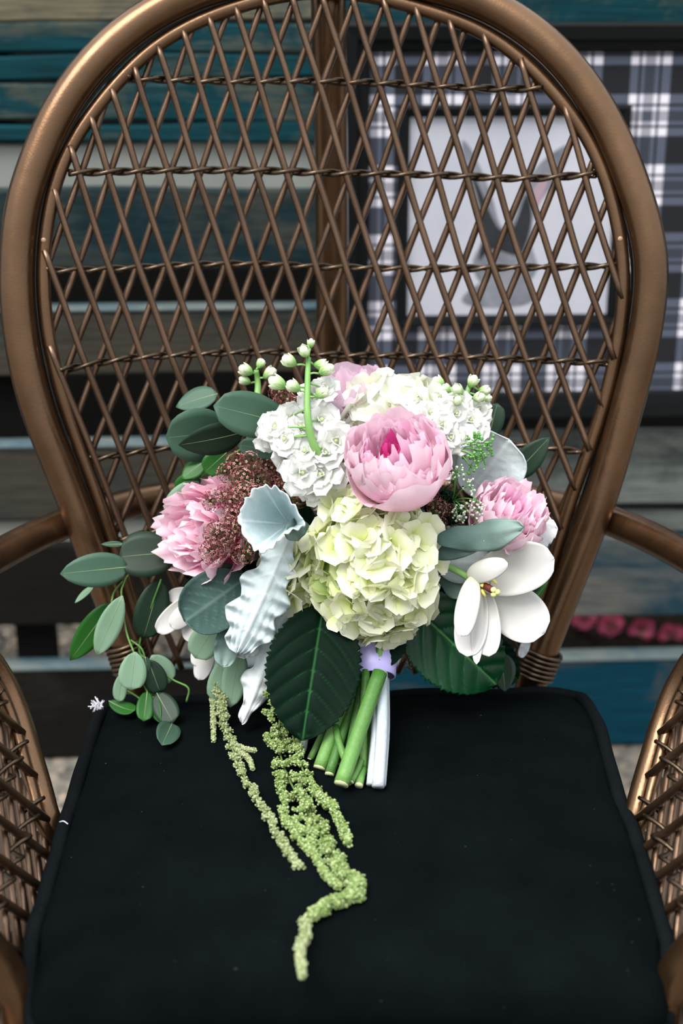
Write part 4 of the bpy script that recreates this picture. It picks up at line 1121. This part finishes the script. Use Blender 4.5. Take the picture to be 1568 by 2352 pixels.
amaranth([(500, 1560, 1.33), (510, 1640, 1.30), (528, 1700, 1.275), (548, 1760, 1.245), (590, 1830, 1.205), (625, 1890), (655, 1950), (688, 1990)], .0082, .0048, M_AMAL, 'left strand of pale green amaranth lying across the cushion', 1.1, .2, 1)
amaranth([(488, 1600, 1.325), (490, 1650, 1.30), (490, 1700, 1.29)], .0034, .0022, M_AMAL, 'short amaranth tip hanging left', .7, .2, 2)
amaranth([(535, 1710, 1.27), (560, 1720, 1.265), (585, 1724, 1.262)], .003, .002, M_AMAL, 'short amaranth side twig', .6, .2, 3)
amaranth([(545, 1725, 1.262), (570, 1742, 1.255), (580, 1765, 1.25)], .003, .002, M_AMAL, 'short amaranth side twig', .6, .2, 4)
amaranth([(640, 1600, 1.29), (642, 1650, 1.275), (640, 1710, 1.25), (655, 1770, 1.225), (690, 1840, 1.185), (725, 1895, 1.155), (750, 1950), (790, 2010), (822, 2035), (812, 2055), (775, 2068), (740, 2088), (712, 2100)], .0155, .0062, M_AMA, 'main thick strand of green amaranth', 2.0, .35, 5)
amaranth([(672, 1690, 1.25), (700, 1780, 1.215), (735, 1825, 1.19), (760, 1850, 1.17), (785, 1895, 1.145), (800, 1938, 1.12)], .0095, .0045, M_AMA, 'right branch of the green amaranth', 1.4, .3, 6)
amaranth([(640, 1780, 1.225), (650, 1850, 1.19), (660, 1890, 1.165), (690, 1908), (712, 1908)], .0060, .0042, M_AMA, 'curled branch of green amaranth', 1.0, .2, 7)
amaranth([(670, 1880, 1.165), (690, 1930), (715, 1962)], .0065, .004, M_AMA, 'short branch of green amaranth', 1.0, .3, 8)
amaranth([(715, 1930), (730, 1975), (750, 2010), (778, 2035)], .0052, .0035, M_AMA, 'inner looping branch of green amaranth', .9, .2, 9)
amaranth([(702, 2118), (700, 2150), (690, 2185), (692, 2215), (694, 2240)], .0056, .0030, M_AMAL, 'loose amaranth tip at the end of the strand', 1.2, .15, 10)
mb = MB(); tube(mb, [PZ(712, 2100, CZ + .016), PZ(703, 2112, CZ + .017), PZ(700, 2124, CZ + .016)], .0007, 5); blob(mb, PZ(703, 2108, CZ + .017), .003, 1, 1, 0, (.8, 1, 1.3)); mb.build('amaranth_thread', M_AMAL, bq)

# ---- stems below the binding and ribbon
random.seed(71)
STEMS = [((872, 1545, 1.270), (784, 1800, 1.175), .0076, M_STEM), ((822, 1540, 1.295), (734, 1785, 1.215), .0068, M_STEM), ((828, 1540, 1.30), (757, 1812, 1.205), .0050, M_STEMD),
         ((838, 1540, 1.295), (792, 1790, 1.205), .0042, M_STEMD), ((770, 1668, 1.245), (792, 1745, 1.21), .0036, M_STEM), ((840, 1540, 1.285), (833, 1768, 1.205), .0042, M_STEM), ((834, 1765, 1.205), (824, 1838, 1.185), .0044, M_STEM),
         ((852, 1545, 1.30), (798, 1815, 1.19), .0045, M_STEMD), ((815, 1540, 1.30), (712, 1765, 1.235), .0034, M_STEM), ((845, 1540, 1.305), (815, 1825, 1.20), .0040, M_STEMD), ((850, 1550, 1.31), (843, 1805, 1.21), .0045, M_STEMD), ((832, 1540, 1.31), (772, 1775, 1.225), .0048, M_STEMD),
         ((830, 1745, 1.205), (806, 1795, 1.185), .0032, M_STEM), ((846, 1540, 1.31), (780, 1740, 1.235), .0040, M_STEM), ((850, 1540, 1.32), (748, 1740, 1.245), .0040, M_STEMD)]
for (a, b_, r, mt) in STEMS:
    A, B = P(*a), P(*b_)
    if B.z < CZ + .014 + r * .6: B.z = CZ + .014 + r * .6
    mb = MB(); mdd = (A + B) / 2 + Vector((U(-.001, .001), U(-.001, .001), 0)); tube(mb, catmull([A, mdd, B], 5), r, 9)
    o = mb.build('cut_stem', mt, bq)
    d = (B - A).normalized(); mb = MB(); tube(mb, [B - d * .0002, B + d * .0012], r * .93, 9); mb.build('cut_end', M_CUT, o)
for (a, b_, r) in [((876, 1545, 1.285), (868, 1815, 1.18), .0062), ((866, 1545, 1.29), (852, 1815, 1.185), .0048), ((884, 1560, 1.29), (876, 1812, 1.185), .0044), ((850, 1600, 1.295), (838, 1720, 1.25), .004), ((700, 1640, 1.28), (694, 1730, 1.25), .004)]:
    A, B = P(*a), P(*b_); B.z = max(B.z, CZ + .014 + r * .6)
    mb = MB(); tube(mb, catmull([A, (A + B) / 2 + Vector((.002, 0, .001)), B], 6), r, 9); o = mb.build('felted_stem', M_WSTEM, bq)
rb = P(865, 1560, 1.285); rt = P(872, 1480, 1.315); ax = (rt - rb).normalized()
mb = MB(); vs, fs = [], []; u = Vector((1, 0, 0)); v = ax.cross(u); nseg = 36
prof_r = [(0.0, .0172), (.003, .0182), (.3, .0178), (.34, .0186), (.62, .0182), (.66, .0192), (1, .0200)]
for (k, r) in prof_r:
    for i in range(nseg):
        a = 2 * math.pi * i / nseg
        vs.append(rb + (rt - rb) * k + Vector((-.002, .006, 0)) + (u * math.cos(a) * 1.15 + v * math.sin(a) * .85) * r * (1 + .015 * math.sin(a * 5 + k * 3)))
for k in range(len(prof_r) - 1):
    fs += [(k * nseg + i, k * nseg + (i + 1) % nseg, (k + 1) * nseg + (i + 1) % nseg, (k + 1) * nseg + i) for i in range(nseg)]
mb.add(vs, fs); o = solid(mb.build('ribbon', M_RIBBON, bq), .0008); o['label'] = 'lavender satin ribbon binding the stems'
